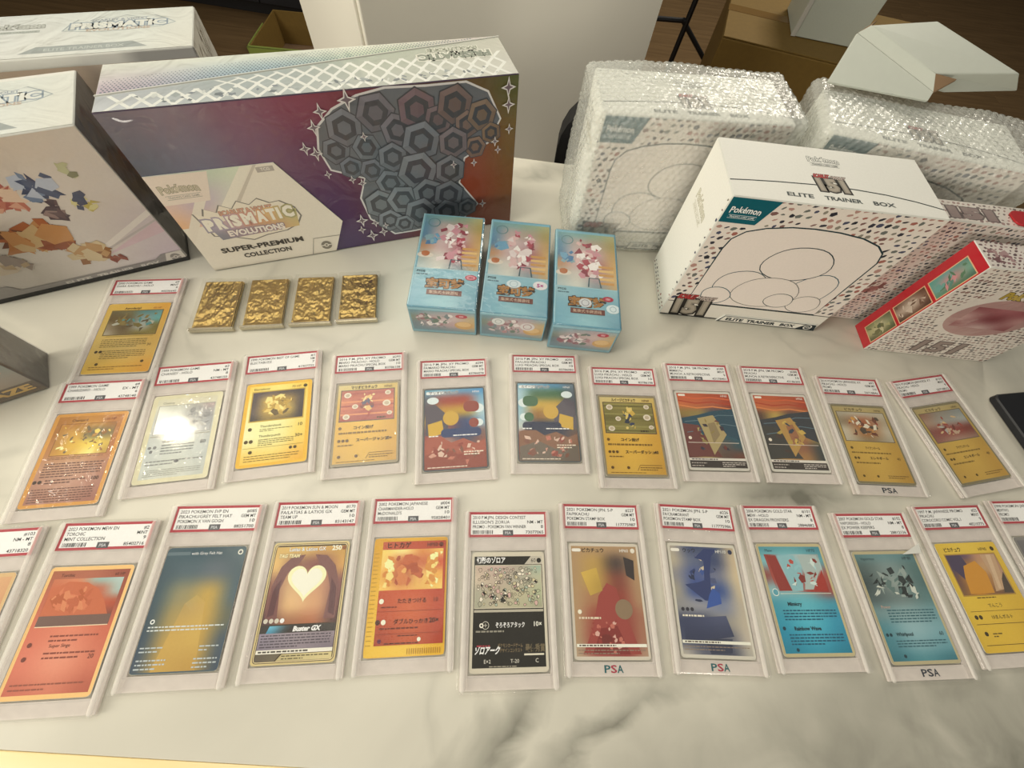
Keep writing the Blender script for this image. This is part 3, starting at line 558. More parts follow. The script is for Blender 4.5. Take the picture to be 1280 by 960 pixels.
def art_aqua_grey(c):   # blue-grey card with a black and silver field above
    base(c, '#b0a684'); c.rect(-29.3, -41.5, 29.3, 41.5, '#4f8891')
    c.grid(-29.3, -41.5, 29.3, 41.5, [['#587c80', '#64888c', '#52787e'], ['#4a5c5c', '#788c8c', '#4c6c6c'], ['#38484a', '#8a9894', '#48686a'], ['#48585a', '#6a7c7c', '#54787a'], ['#6c8c90', '#84a4a8', '#6a949c'], ['#4c8490', '#8cb0b8', '#74a0aa'], ['#3f7c8a', '#7aa6b0', '#6498a4'], ['#2f6c7a', '#4a8894', '#34707e']])
    c.shards(-25, 3, 26, 33, ['#2a3436', '#8e9c98', '#46605f', '#c4cac0', '#5c7472', '#1f2a2c'], 46, 4.2, 9, 5)
    c.text('Vaporeon', -25, 36.5, 2.5, '#20343a'); c.text('HP 80', 25, 36.5, 2.5, '#20343a', 'r'); c.body(-18, -14, 26, -3, 5, '#2f5c68', 2, 0.4); c.text('Power', -22, -2.6, 2.4, '#c4a090')
    c.text('Whirlpool', -18, -23.5, 2.7, '#123038', bold=0.03); c.text('60', 26, -23.5, 3, '#123038', 'r'); c.ell(-26, -22.5, 1.3, 1.3, '#1c3c46'); c.ell(-22.8, -22.5, 1.3, 1.3, '#1c3c46'); c.body(-20, -32, 26, -26, 3, '#2f5c68', 3, 0.4); c.ell(-17, -38, 1.3, 1.3, '#1c3c46')
def art_yellow_photo(c):  # yellow card with a violet and orange field above
    base(c, '#d4b23c'); c.grid(-31, -43.5, 31, 43.5, [['#d4b440', '#d8ba48', '#cfae3c'], ['#d8b840', '#d4b23c', '#cca836'], ['#d2ae38', '#d6b23c', '#c8a232']])
    c.rect(-26.5, -1, 26.5, 34.5, '#a8863a'); c.grid(-25.5, 0, 25.5, 33.5, [['#4c4056', '#5a4660', '#b4886a', '#9a7864'], ['#4e4258', '#b07a34', '#b8946c', '#a88470'], ['#6a4c44', '#c48a34', '#a07448', '#b08c70'], ['#7a5a3c', '#b87c2c', '#7c5a40', '#5c4a3c']], 5)
    c.poly([(-24, 33), (-10, 33), (-6, 20), (-16, 12), (-24, 22)], '#463c54'); c.poly([(-12, 24), (2, 28), (8, 18), (6, 1), (-18, 1), (-16, 14)], '#c48a30'); c.poly([(10, 33), (25, 33), (20, 4), (8, 2), (12, 16)], '#b89878'); c.poly([(16, 33), (21, 33), (15, 4), (12, 4)], '#c8ac8c'); c.poly([(20, 12), (25, 18), (25, 1), (16, 1)], '#4a4038')
    c.text('ピカチュウ', -24, 36.5, 3.2, '#2c2410', width=17, bold=0.02); c.text('HP40', 20, 36.5, 2.8, '#4c3c14', 'r'); c.ell(26, 38, 1.9, 1.9, '#3c3014')
    c.body(-14, -3.2, 26, -1.6, 1, '#5c4a18', 1, 0.5); c.text('でんこう', -7, -10, 2.6, '#2c2410'); c.rect(-27, -13, 27, -12.7, '#5c4a18'); c.ell(-24, -17.4, 1.7, 1.7, '#3c3014'); c.ell(-19.8, -17.4, 1.7, 1.7, '#3c3014'); c.text('10まんボルト', -9, -19, 2.6, '#2c2410'); c.rect(-27, -23, 27, -22.6, '#5c4a18'); c.ell(-22, -30, 1.7, 1.7, '#3c3014'); c.body(-16, -33, -6, -29, 2, '#5c4a18', 2, 0.4); c.rect(-27, -38.6, 27, -38.2, '#5c4a18')
def art_grey_edge(c):
    base(c, '#7e7c78'); c.grid(-29, -41, 29, 41, [['#6c6a6c', '#7c7876', '#6a6866'], ['#5a5a5e', '#7a7674', '#626062'], ['#6e6a66', '#86807a', '#6c6864']]); c.body(-26, -36, 26, -6, 9, '#3c3a3c', 2, 0.35)
def art_tan_edge(c):
    base(c, '#c9a878'); c.grid(-29, -41, 29, 41, [['#c4a07a', '#d0ac82', '#c89a70'], ['#c08c66', '#cc9a74', '#bc8460'], ['#c89a78', '#d4a888', '#c49474']]); c.body(-24, -36, 26, -4, 9, '#7a5038', 2, 0.35)
def art_copper(c):      # amber and rust holo card
    base(c, '#c98f3e'); c.grid(-28, -41, 28, 41, [['#a87030', '#b88038', '#a86a2c'], ['#9a6428', '#c09038', '#a06428'], ['#a8703c', '#b8884c', '#a8683a'], ['#b08468', '#ba9078', '#a87860'], ['#a87c68', '#b68c78', '#a07060'], ['#9a6a58', '#a87a66', '#946052']])
    c.rect(-24, 2.2, 24, 33.5, '#7a4c1c'); c.grid(-23.4, 2.8, 23.4, 33, [['#b47c30', '#a87430', '#b0802c', '#94602a'], ['#a87830', '#c29438', '#5c5a48', '#7c6a40'], ['#a4742c', '#d0a83c', '#e0c850', '#c8a844'], ['#b88430', '#caa03c', '#f0dc80', '#b08c38']], 5)
    c.shards(-22, 4, 22, 32, ['#c89c3c', '#8c5e24', '#e2c65c', '#a87a2c', '#6a5a3c', '#f2e49c'], 34, 2.8, 8, 3)
    c.text('Charizard', -16, 35.6, 2.5, '#3a2410'); c.text('120 HP', 22, 35.6, 2.5, '#6a2418', 'r'); c.body(-24, -1.6, 22, 1.4, 2, '#6a4a38', 1, 0.35); c.body(-24, -18, 24, -4, 6, '#5c3c34', 2, 0.4); c.text('100', 25, -22, 3.2, '#3a2018', 'r', bold=0.02); c.body(-18, -24, 14, -19, 2, '#5c3c34', 3, 0.4)
    for k in range(2): c.ell(-26 + 4 * k, -21.5, 1.6, 1.6, '#3a2418')
    c.body(-26, -40, 24, -27, 6, '#5c3830', 4, 0.35)
def art_silver(c):      # silver card; white glare is painted into its picture
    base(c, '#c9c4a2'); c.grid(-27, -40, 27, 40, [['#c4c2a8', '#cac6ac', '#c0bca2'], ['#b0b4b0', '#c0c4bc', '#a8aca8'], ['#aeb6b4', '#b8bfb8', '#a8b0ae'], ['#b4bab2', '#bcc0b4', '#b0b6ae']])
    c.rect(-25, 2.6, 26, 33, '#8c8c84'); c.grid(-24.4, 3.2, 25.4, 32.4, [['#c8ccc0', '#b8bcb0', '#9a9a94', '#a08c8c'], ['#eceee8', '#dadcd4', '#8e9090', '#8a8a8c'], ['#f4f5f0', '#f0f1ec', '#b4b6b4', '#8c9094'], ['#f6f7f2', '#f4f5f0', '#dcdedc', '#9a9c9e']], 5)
    c.shards(2, 6, 25, 31, ['#a8a8a4', '#8a8a8a', '#c4c4c0', '#76787a'], 24, 3.2, 4, 3); c.text('Chansey', -22, 34.6, 2.2, '#6a6a60'); c.rect(-26, 0.4, 26, 1.4, '#8c8c80')
    c.text('Double-edge', -14, -5.6, 2.6, '#3c4044', bold=0.04); c.body(-14, -18, 14, -7, 4, '#5c6064', 2, 0.4); c.text('80', 24, -9.6, 3.6, '#4c5054', 'r', bold=0.02)
    for k, (a, b) in enumerate(((-24, -10), (-19.5, -10), (-22, -14))): c.ell(a, b, 1.5, 1.5, '#5c5f62')
    c.body(-24, -28, 24, -22, 2, '#6a6c6c', 3, 0.35); c.ell(2, -25, 2, 1.4, '#4a4c50'); c.body(-24, -38, 24, -31, 4, '#7c7c74', 4, 0.3)
def art_golden(c):      # bright yellow card with a dark field above
    base(c, '#e0b23a'); c.rect(-28, -41, 28, 41, '#ecd06a'); c.grid(-28, -41, 28, 41, [['#e8c85c', '#f0d878', '#e6c04c'], ['#f2e09a', '#f4e8b0', '#ecd074'], ['#f4e8b0', '#f2e2a0', '#e8c860'], ['#e6be50', '#e8c45c', '#dca83c']])
    c.rect(-25.5, 1.4, 25.5, 35, '#b89a40'); c.grid(-24.4, 2.6, 24.4, 33.8, [['#4a4048', '#5c5050', '#4c4244', '#3c383c'], ['#4c4448', '#c0a45c', '#a88c4c', '#4a4244'], ['#5a5050', '#b89a54', '#c8ae60', '#40383c'], ['#3c383c', '#8c7848', '#7c6a44', '#38343a']], 5)
    c.poly([((13 if k % 2 else 7) * math.cos(k * .3927) * 1.2, 18 + (13 if k % 2 else 8) * math.sin(k * .3927)) for k in range(16)], '#b8984c'); c.shards(-14, 5, 16, 32, ['#d8bc6c', '#a88c48', '#6a5a3c', '#ead488'], 30, 4.2, 6, 3); c.text('Electabuzz', -24, 36.2, 2.6, '#4a3810'); c.text('70 HP', 21, 36.2, 2.6, '#7a4818', 'r'); c.ell(25, 37.4, 1.9, 1.9, '#4c4018')
    c.text('Thundershock', -14, -4.8, 2.4, '#4a3a10'); c.body(-14, -9.4, 16, -6, 2, '#6c5a24', 1, 0.35); c.text('10', 25, -6.6, 3.4, '#4a3a10', 'r', bold=0.01); c.text('Thunderpunch', -14, -15, 2.4, '#4a3a10'); c.body(-14, -24, 18, -16.6, 4, '#6c5a24', 2, 0.35); c.text('30+', 26, -18, 3.4, '#4a3a10', 'r', bold=0.01)
    c.ell(-23, -6, 1.8, 1.8, '#4c3c14'); c.ell(-25, -18.6, 1.8, 1.8, '#4c3c14'); c.ell(-20.6, -18.6, 1.8, 1.8, '#4c3c14'); c.rect(-27, -25.4, 27, -25.1, '#8c7430'); c.ell(-20, -29.4, 1.7, 1.7, '#4c3c14'); c.ell(16, -28.4, 1.5, 1.5, '#4c3c14'); c.ell(20, -28.4, 1.5, 1.5, '#4c3c14'); c.body(-25, -39, 24, -32, 3, '#7c6428', 3, 0.3)
def promo(c, top, rows, bandc, n1, n2, name, dmg, seed):
    base(c, '#8c8064'); c.rect(-29.6, -41.6, 29.6, 41.6, '#cda43e'); c.grid(-29.6, -41.6, 29.6, 41.6, [['#c8b880', '#d0bc78', '#c4ac64'], ['#d0a848', '#dcb450', '#c89a3c'], ['#d2a640', '#d8ac44', '#c69838'], ['#c8a048', '#cea644', '#bc9038']])
    c.rect(-27, 0.6, 27, 36, '#5c4c38'); c.grid(-26, 1.6, 26, 35, rows, 4)
    for k in range(7): c.rect(-26, 3 + k * 4.6, 26, 4.8 + k * 4.6, bandc[k % len(bandc)])
    r = random.Random(seed)
    for (a, b, q) in ((-20, 30, 3.6), (20, 31, 3), (19, 19, 4), (-12, 17, 3), (-20, 6, 3.4), (22, 8, 2.6)): c.ell(a, b, q, q * 0.85, '#d8cebc'); c.ell(a, b, q * 0.6, q * 0.5, '#b8a890')
    c.shards(-8, 5, 8, 32, top, 24, 3.4, seed, 3)
    c.text(name, -17, 37, 3.0, '#2a2010', width=26, bold=0.03); c.text('HP60', 24, 37, 2.6, '#4a2818', 'r'); c.body(10, 2, 26, 5, 1, '#3a3020', 4, 0.6)
    c.ell(-25, -6, 1.6, 1.6, '#6a4c14'); c.text(n1, -12, -7.4, 2.8, '#3a2a0c', bold=0.03); c.body(-26, -13, 26, -9.4, 1, '#7a5c1c', 2, 0.5)
    for k in range(3): c.ell(-25 + 3.8 * k, -19, 1.5, 1.5, '#5c4010')
    c.text(n2, -9, -20.4, 2.8, '#3a2a0c', bold=0.03); c.text(dmg, 25, -20.4, 3, '#3a2a0c', 'r', bold=0.03); c.body(-26, -25, 2, -22.6, 1, '#7a5c1c', 3, 0.5)
    c.ell(-24, -35, 1.5, 1.5, '#5c4010'); c.ell(-8, -35, 1.5, 1.5, '#5c4010'); c.line([(1, -38), (4, -32.5), (26, -32.5)], 0.5, '#7a5c1c'); c.body(4, -38, 26, -33.6, 2, '#6a5018', 4, 0.35); c.body(-26, -40.6, 24, -39.4, 1, '#7a5c1c', 5, 0.5)
def art_promo_red(c): promo(c, ['#a8483c', '#d8b070', '#7c3c38', '#4c4864', '#e0c890'], [['#a85a48', '#b05c48', '#a85448'], ['#c87858', '#a85448', '#c4704c'], ['#a04c44', '#984a48', '#a8584c']], ['#a04c44', '#d0865c', '#b4604c'], 'コイン投げ', 'スーパージャンプ', 'マリオピカチュウ', '20+', 3)
def art_promo_green(c): promo(c, ['#4a6a40', '#c8a850', '#2c3444', '#38405c', '#d8c070'], [['#8c8448', '#948a4c', '#887e44'], ['#6a6434', '#7c7440', '#6c6438'], ['#847c44', '#8c844a', '#807840']], ['#6a6436', '#8e8850', '#7c7440'], 'コイン投げ', 'スーパーダッシュ', 'ルイージピカチュウ', '40', 8)
def fullart(c, rows, edge, sh, seed, name):
    base(c, edge); c.grid(-30, -42.4, 30, 42.4, rows, 5)
    g = sh[-1] == 'g'; sh = sh[:-1]; fx = -1 if g else 1
    for a in ((-22, 30, 8, 4), (24, 20, 8, 5), (24, 4, 6, 4), (-24, 8, 6, 5)): c.ell(fx * a[0], a[1], a[2] * .75, a[3], '#d4e0e2')
    c.poly([(fx * x, y) for x, y in ((-29.5, 22), (-20, 26), (-8, 14), (-6, -8), (-29.5, -8))][::fx], '#57525c'); c.poly([(-29.5, -12), (-16, -8), (-4, -16), (8, -12), (20, -18), (29.5, -14), (29.5, -42), (-29.5, -42)], '#a05a4c' if not g else '#84604c'); c.poly([(-29.5, -28), (-10, -22), (6, -30), (29.5, -26), (29.5, -42), (-29.5, -42)], '#8c4c42' if not g else '#6c6258')
    c.poly([(fx * x, y) for x, y in ((-27, 4), (-13, 8), (-11, -6), (-26, -10))][::fx], '#c8a444'); c.rrect(fx * 17, 22, 16, 12, 5, sh[0]); c.ell(fx * -4, 10, 8, 8, '#c4a048'); c.rrect(fx * 6, -6, 40, 9, 4, sh[2]); c.ell(fx * 19, 4, 5, 5, sh[0])
    c.shards(-27, -40, 27, -14, ['#b87464', '#8c4840', '#c49484', '#7c5448', '#d0b4a4'], 30, 3.6, seed, 3)
    c.rrect(-20, 38.6, 18, 3.4, 1.2, '#dfe4e4'); c.text(name, -26, 37.4, 2.8, '#2a3038', width=30, bold=0.02, outline=('#e8ecec', 0.05)); c.text('HP60', 26, 37.6, 2.4, '#f0ece4', 'r')
    c.body(-2, -10, 26, -7.6, 1, '#f0ece4', 2, 0.5); c.body(-26, -10, -8, -7.6, 1, '#f0ece4', 3, 0.5); c.body(8, -30, 27, -25, 2, '#e8dccb', 4, 0.45); c.body(-27, -41.4, 26, -39.6, 1, '#e0d4c4', 5, 0.5)
def art_full_red(c): fullart(c, [['#6aa0b8', '#7ab0c8', '#5c98c0', '#4c90c4'], ['#5c6470', '#98463c', '#9c4438', '#7cb0cc'], ['#584a54', '#b89040', '#b8963c', '#a8c8d4'], ['#c0a048', '#8c4c40', '#3c4870', '#90b4c8'], ['#8c4c48', '#7c5c60', '#2e3c64', '#7c605c'], ['#a8544a', '#b08878', '#5c5460', '#8c5244'], ['#9c4a42', '#b06458', '#a05048', '#7c4438'], ['#6c4440', '#9c5c50', '#94584a', '#644038']], '#4c5358', ['#8c4840', '#c09a48', '#34446c', '#b06a58', 'r'], 3, 'マリオピカチュウ')
def art_full_green(c): fullart(c, [['#7ca8c0', '#6ca0c0', '#5c90b4', '#6c7c88'], ['#a8c8d4', '#44684c', '#446848', '#54606c'], ['#8cb8cc', '#c0a048', '#bc9a44', '#4c4c58'], ['#a0c4d0', '#90683c', '#b09450', '#5c5458'], ['#c0ccc8', '#2c3448', '#2c344c', '#5c5450'], ['#8c4840', '#343c50', '#3c4050', '#6c4c40'], ['#944a40', '#7c6054', '#7c6450', '#8c6848'], ['#6c5448', '#6c6458', '#786850', '#7c5c44']], '#4c5358', ['#44684c', '#c4a44c', '#2c344c', '#8c4c40', '#d8dcd8', 'g'], 9, 'ルイージピカチュウ')
def sunset(c, rows, seed, sh):
    base(c, '#c9c6bc'); c.rect(-29.4, -41.4, 29.4, 41.4, '#4a3c3c'); c.grid(-29.4, -41.4, 29.4, 41.4, rows, 5)
    for k in range(3): c.line([(-29, 38 - 5.5 * k), (-10, 35 - 5.5 * k), (8, 37 - 5.5 * k), (29, 34.5 - 5.5 * k)], 1.5, ('#c8603a', '#a8442c', '#d0804c')[k])
    c.poly([(-29, 12), (-10, 16), (4, 20), (29, 24), (29, -12), (10, -4), (-6, -2), (-29, -12)], '#2c4a5a' if seed == 4 else '#3a3e44'); c.poly([(-29, 6), (-12, 4), (6, -30), (-29, -30)], '#6a3f3c' if seed == 4 else '#40403e')
    c.line([(-26, 8), (-6, 10), (12, 16), (29, 16)], .8, '#5c7480'); c.line([(-26, -4), (-2, 0), (14, 6), (29, 4)], .8, '#5c7480'); c.poly([(-12, 12), (6, 16), (16, -6), (-2, -28)], '#a8986c' if seed == 4 else '#b08c50'); c.poly([(-2, 6), (6, 8), (9, -6), (0, -16)], '#8c7c5c' if seed == 4 else '#97684a')
    c.shards(-22, -26, 22, 14, sh, 18, 3.6, seed, 3); c.rrect(-24, 39, 8, 2.4, 1, '#e6e0d4'); c.text('HP60', 27, 37.8, 2.4, '#f0e8dc', 'r'); c.ell(-24, -10, 1.8, 1.8, '#e6dccc'); c.rect(-27, -15.4, 27, -14.8, '#d0c4b8'); c.rect(-29.4, -34, 29.4, -31.4, '#d8d2c8'); c.body(-27, -33.8, 27, -31.6, 1, '#4a4040', 3, 0.5); c.rect(-29.4, -41.4, 29.4, -34, '#3c3634'); c.body(-28, -40.6, -12, -35, 2, '#a8a098', 4, 0.35); c.body(4, -40.6, 28, -35, 3, '#c8c0b8', 5, 0.4)
def art_sunset_blue(c): sunset(c, [['#b05034', '#b45838', '#a84c30', '#a84830'], ['#c06840', '#b8603c', '#a85a40', '#983c28'], ['#8a7440', '#8c7c4c', '#36485a', '#2c4a5c'], ['#564254', '#a08c54', '#2c5060', '#22506a'], ['#6a3f3c', '#a8945c', '#28505c', '#2a586c'], ['#6c3a34', '#7c5844', '#5c5450', '#345058'], ['#5c3430', '#a08c60', '#5c4840', '#6c4438'], ['#54302c', '#6c5040', '#4c3c38', '#5c3c34']], 4, ['#8c7c4c', '#2c4c5c', '#6a3c38', '#a89860', '#3c3440'])
def art_sunset_grey(c): sunset(c, [['#b05034', '#b45838', '#a84c30', '#a84830'], ['#c06840', '#b8603c', '#b06040', '#983c28'], ['#564038', '#b09850', '#4a4444', '#a89048'], ['#3c4450', '#b89c50', '#b09448', '#3c4450'], ['#383c40', '#a87850', '#a06c48', '#a89050'], ['#40403c', '#8c5c48', '#8c6048', '#3c4444'], ['#3c3c38', '#a88450', '#9c7448', '#383e40'], ['#3a3834', '#8c6444', '#7c5844', '#34383a']], 6, ['#b09850', '#8c5c48', '#3c4450', '#c4a858', '#4a3c38'])
def yellow_low(c, rows, sh, seed, edge):
    base(c, edge); c.rect(-29.6, -41.6, 29.6, 41.6, '#c09c48'); c.grid(-29.6, -41.6, 29.6, 41.6, [['#a89868', '#b0a070', '#a49464'], ['#b89c50', '#c0a04c', '#b09040'], ['#c09c48', '#c8a44c', '#b48e3c'], ['#b89444', '#c09c48', '#ac8638']])
    c.rect(-27.5, 1.2, 27.5, 36, '#6c6048'); c.grid(-26.6, 2, 26.6, 35.2, rows, 5); c.shards(-18, 5, 20, 32, sh, 30, 3.6, seed, 4)
    c.text('ピカチュウ', -16, 37, 2.8, '#3a301c', width=20, bold=0.02); c.text('HP60', 25, 37, 2.4, '#3a301c', 'r'); c.ell(-24, -6, 1.5, 1.5, '#5c4814'); c.text('アイアンテール', -9, -7.2, 2.5, '#3a2c10', width=16, bold=0.02); c.body(-26, -12.6, 24, -9.6, 1, '#7c6428', 2, 0.5); c.ell(-24, -17, 1.4, 1.4, '#5c4814'); c.ell(-20.6, -17, 1.4, 1.4, '#5c4814'); c.text('エレキボール', -8, -18, 2.5, '#3a2c10', width=20, bold=0.02); c.text('40', 25, -18, 2.8, '#3a2c10', 'r'); c.body(-25, -23.6, 25, -20.6, 1, '#7c6428', 3, 0.5); c.ell(-22, -36, 1.3, 1.3, '#5c4814'); c.ell(-7, -36, 1.3, 1.3, '#5c4814'); c.body(4, -38, 26, -34, 2, '#6c5420', 4, 0.35)
def art_yellow_white(c): yellow_low(c, [['#a8a08c', '#b4ac98', '#b0a894'], ['#8c8068', '#9c5c3c', '#a89c84'], ['#c0b8a4', '#a06838', '#b8b09c'], ['#b8b09c', '#8c7858', '#a8a08c']], ['#8c3c2c', '#c8944c', '#d8d0bc', '#4c4034', '#6a3c2c'], 5, '#7c7458')
def art_yellow_rust(c): yellow_low(c, [['#8c6450', '#8a8478', '#848a88'], ['#a08470', '#94928a', '#9ca09c'], ['#845048', '#8c4038', '#74382f'], ['#8c5c50', '#a08070', '#8c6c5c']], ['#94483c', '#b89c84', '#6c342c', '#a8a49c', '#c8ac80'], 7, '#7c7458')
def art_brown(c):       # yellow bordered card with a teal, brown field above
    base(c, '#c9a548'); c.grid(-31, -43.4, 31, 43.4, [['#c8a448', '#cfa848', '#d09838'], ['#c4a85c', '#c8ac60', '#c8a04c'], ['#c8ac60', '#ccb068', '#c8a454'], ['#c4a040', '#c89c38', '#c48c30']])
    c.rect(-26, 2, 26, 35, '#6a5c34'); c.grid(-25, 3, 25, 34, [['#5c5438', '#6a6444', '#4c7c7c', '#5c8888'], ['#5c4c2c', '#5c5030', '#7c9494', '#5c9c9c'], ['#84765c', '#5c4c30', '#9ca098', '#6c642c'], ['#a8a08c', '#6c5c3c', '#76682c', '#7c7034']], 5)
    c.shards(-22, 5, 23, 32, ['#54482c', '#6c6030', '#a8a898', '#4c8484', '#7c6c3c'], 30, 3.8, 3, 4); c.text('Aerodactyl', -14, 36.2, 2.6, '#2c2410', bold=0.03); c.text('60 HP', 23, 36.2, 2.4, '#8c4018', 'r'); c.rect(-22, 0.2, 24, 1.2, '#a88c3c'); c.body(-24, -13, 20, -2, 5, '#54461c', 1, 0.32); c.body(-20, -27, 22, -16, 5, '#54461c', 2, 0.32); c.ell(-25, -18, 1.6, 1.6, '#3c3014'); c.ell(-21, -18, 1.6, 1.6, '#3c3014'); c.text('30', 25, -12, 3, '#3c3014', 'r'); c.ell(-20, -33, 1.6, 1.6, '#4c3c14'); c.ell(22, -31, 1.6, 1.6, '#4c3c14'); c.body(-26, -40, 24, -35, 2, '#7c5c1c', 3, 0.35)

PK = 'graded card slab'
SLABS = [
 ('A0', None, None, 0, 'tan card slab cut off by the frame edge, beside the salmon-red card slab', art_tan_edge, ['2009 POKEMON', 'CHARIZARD'], ['#103', 'NM - MT', '8'], '43718320', 0),
 ('A1', None, None, 0, 'clear slab holding a salmon-red card with a brown hill and pale sky picture, front row', art_ember, ['2023 POKEMON MEW EN', 'TORCHIC', 'MINT COLLECTION'], ['#2', 'MINT', '9'], '85402716', 0),
 ('A2', -0.2261, -0.0381, 0.1648, 'clear slab holding a slate-blue card with an ochre yellow centre fading to dark edges', art_slate, ['2023 POKEMON SVP EN', 'PIKACHU/GREY FELT HAT', 'POKEMON X VAN GOGH'], ['#085', 'GEM MT', '10'], '88251700', 0),
 ('A3', -0.1423, -0.0222, 0.1712, 'clear slab holding a gold-rimmed card with a big pale cream heart', art_heart, ['2019 POKEMON SUN & MOON', 'FA/LATIAS & LATIOS GX', 'TEAM UP'], ['#170', 'GEM MT', '10'], '83143147', 0),
 ('A4', -0.0597, -0.0070, 0.1695, 'clear slab holding a red-orange card with a ribbed golden yellow border', art_flame, ['2002 POKEMON JAPANESE', 'CHARMANDER-HOLO', "McDONALD'S"], ['#004', 'GEM MT', '10'], '95828401', 0),
 ('A5', 0.0251, -0.0071, 0.1470, 'clear slab holding a black card with a crowded pale line drawing above', art_black, ['2010 P.M.JPN. DESIGN CONTEST', "ILLUSION'S ZORUA", 'PROMO - POKEMON FAN WINNER'], ['', 'NM - MT', '8'], '73077065', 0),
 ('A6', 0.1081, 0.0117, 0.1246, 'clear slab holding a kraft-tan card with a dark red lower half', art_stamp_red, ['2021 POKEMON JPN. S-P', 'FA/PIKACHU', 'POKEMON STAMP BOX'], ['#227', 'GEM MT', '10'], '117775987', 1),
 ('A7', 0.1969, 0.0237, 0.0952, 'clear slab holding a sand-coloured card with navy blue shapes', art_stamp_blue, ['2021 POKEMON JPN. S-P', 'FA/CRAMORANT', 'POKEMON STAMP BOX'], ['#226', 'GEM MT', '10'], '117775986', 1),
 ('A8', 0.2814, 0.0357, 0.1370, 'clear slab holding a bright cyan card with red patches in its picture', art_aqua_red, ['2006 POKEMON GOLD STAR', 'MEW - HOLO', 'EX DRAGON FRONTIERS'], ['#101', 'NM - MT', '8'], '28846882', 0),
 ('A9', 0.3729, 0.0419, 0.1506, 'clear slab holding a blue-grey card with a black and silver picture', art_aqua_grey, ['2007 POKEMON GOLD STAR', 'VAPOREON - HOLO', 'EX POWER KEEPERS'], ['#102', 'NM - MT', '8'], '28812136', 2),
 ('A10', None, None, 0, 'clear slab holding a yellow card with a violet and orange picture, front row', art_yellow_photo, ['1997 P.M. JAPANESE PROMO', 'PIKACHU', 'COROCORO COMIC VOL.1'], ['#25', 'MINT', '9'], '48210775', 0),
 ('A11', None, None, 0, 'grey card slab cut off by the frame edge, beside the plain yellow card', art_grey_edge, ['1998 POKEMON JAPANESE', 'MEWTWO', 'PROMO'], ['', 'GEM MT', '10'], '51200487', 0),
 ('B1', -0.3821, 0.0616, 0.2307, 'clear slab holding an amber and rust-brown card with a golden picture, middle row', art_copper, ['1999 POKEMON GAME', 'CHARIZARD - HOLO'], ['#4', 'EX - MT', '6'], '43748148', 0),
 ('B2', -0.3040, 0.0950, 0.2723, 'clear slab holding a washed-out silver-grey card with a white glare', art_silver, ['1999 POKEMON GAME', 'CHANSEY - HOLO'], ['#3', 'NM - MT', '8'], '43748150', 0),
 ('B3', -0.2232, 0.1225, 0.2838, 'clear slab holding a bright golden yellow card with a dark brown picture', art_golden, ['1999 POKEMON BEST OF GAME', 'ELECTABUZZ'], ['#1', 'NM', '7'], '41907722', 0),
 ('B4', -0.1376, 0.1365, 0.2412, 'clear slab holding a yellow card with a red and orange striped picture', art_promo_red, ['2016 P.M. JPN. XY PROMO', 'MARIO PIKACHU - HOLO', 'MARIO PIKACHU SPECIAL BOX'], ['#293', 'GEM MT', '10'], '83786108', 0),
 ('B5', -0.0501, 0.1444, 0.2185, 'clear slab holding a full-picture card in sky blue, brick red and navy', art_full_red, ['2016 P.M. JPN. XY PROMO', 'FA/MARIO PIKACHU', 'MARIO PIKACHU SPECIAL BOX'], ['#294', 'GEM MT', '10'], '83786078', 0),
 ('B6', 0.0418, 0.1663, 0.1492, 'clear slab holding a full-picture card in pale blue, green and rust brown', art_full_green, ['2016 P.M. JPN. XY PROMO', 'FA/LUIGI PIKACHU', 'LUIGI PIKACHU SPECIAL BOX'], ['#296', 'GEM MT', '10'], '83786083', 0),
 ('B7', 0.1292, 0.1651, 0.1348, 'clear slab holding a yellow card with an olive-green striped picture', art_promo_green, ['2016 P.M. JPN. XY PROMO', 'LUIGI PIKACHU - HOLO', 'LUIGI PIKACHU SPECIAL BOX'], ['#295', 'GEM MT', '10'], '83786198', 0),
 ('B8', 0.2130, 0.1843, 0.1328, 'clear slab, orange-topped card with a teal-blue and maroon picture', art_sunset_blue, ['2018 P.M. JPN. SM PROMO', 'MIMIKYU', 'MUNCH: A RETROSPECTIVE'], ['#289', 'MINT', '9'], '43178401', 0),
 ('B9', 0.2986, 0.1954, 0.1237, 'clear slab, orange-topped card with a charcoal and yellow-tan picture', art_sunset_grey, ['2018 P.M. JPN. SM PROMO', 'PIKACHU', 'MUNCH: A RETROSPECTIVE'], ['#288', 'GEM MT', '10'], '43186205', 0),
 ('B10', 0.3869, 0.1961, 0.1078, 'clear slab holding a mustard card with a white and red-brown picture', art_yellow_white, ['2014 POKEMON JAPANESE XY', 'PIKACHU - HOLO', 'PROMO'], ['#97', 'GEM MT', '10'], '50718846', 2),
 ('B11', 0.4886, 0.2141, 0.3059, 'clear slab, mustard card with a rust and grey picture, nearest the black case', art_yellow_rust, ['2015 POKEMON JAPANESE XY', 'PIKACHU - HOLO', 'PROMO'], ['#150', 'MINT', '9'], '50718812', 0),
 ('C1', -0.4081, 0.1902, 0.2317, 'clear slab holding a yellow card with a brown and teal picture, beside the gold cards', art_brown, ['2000 POKEMON GAME', 'DARK RAICHU - HOLO'], ['#9', 'MINT', '9'], '40236642', 0),
]
POS = {'A0': (-0.3921, -0.0822, 0.2044), 'A1': (-0.3077, -0.0640, 0.1720), 'A10': (0.4582, 0.0615, 0.1738), 'A11': (0.5415, 0.0790, 0.1618)}
for i, s in enumerate(SLABS):
    s = list(s)
    if s[1] is None: s[1], s[2], s[3] = POS[s[0]]
    slab(s, i)

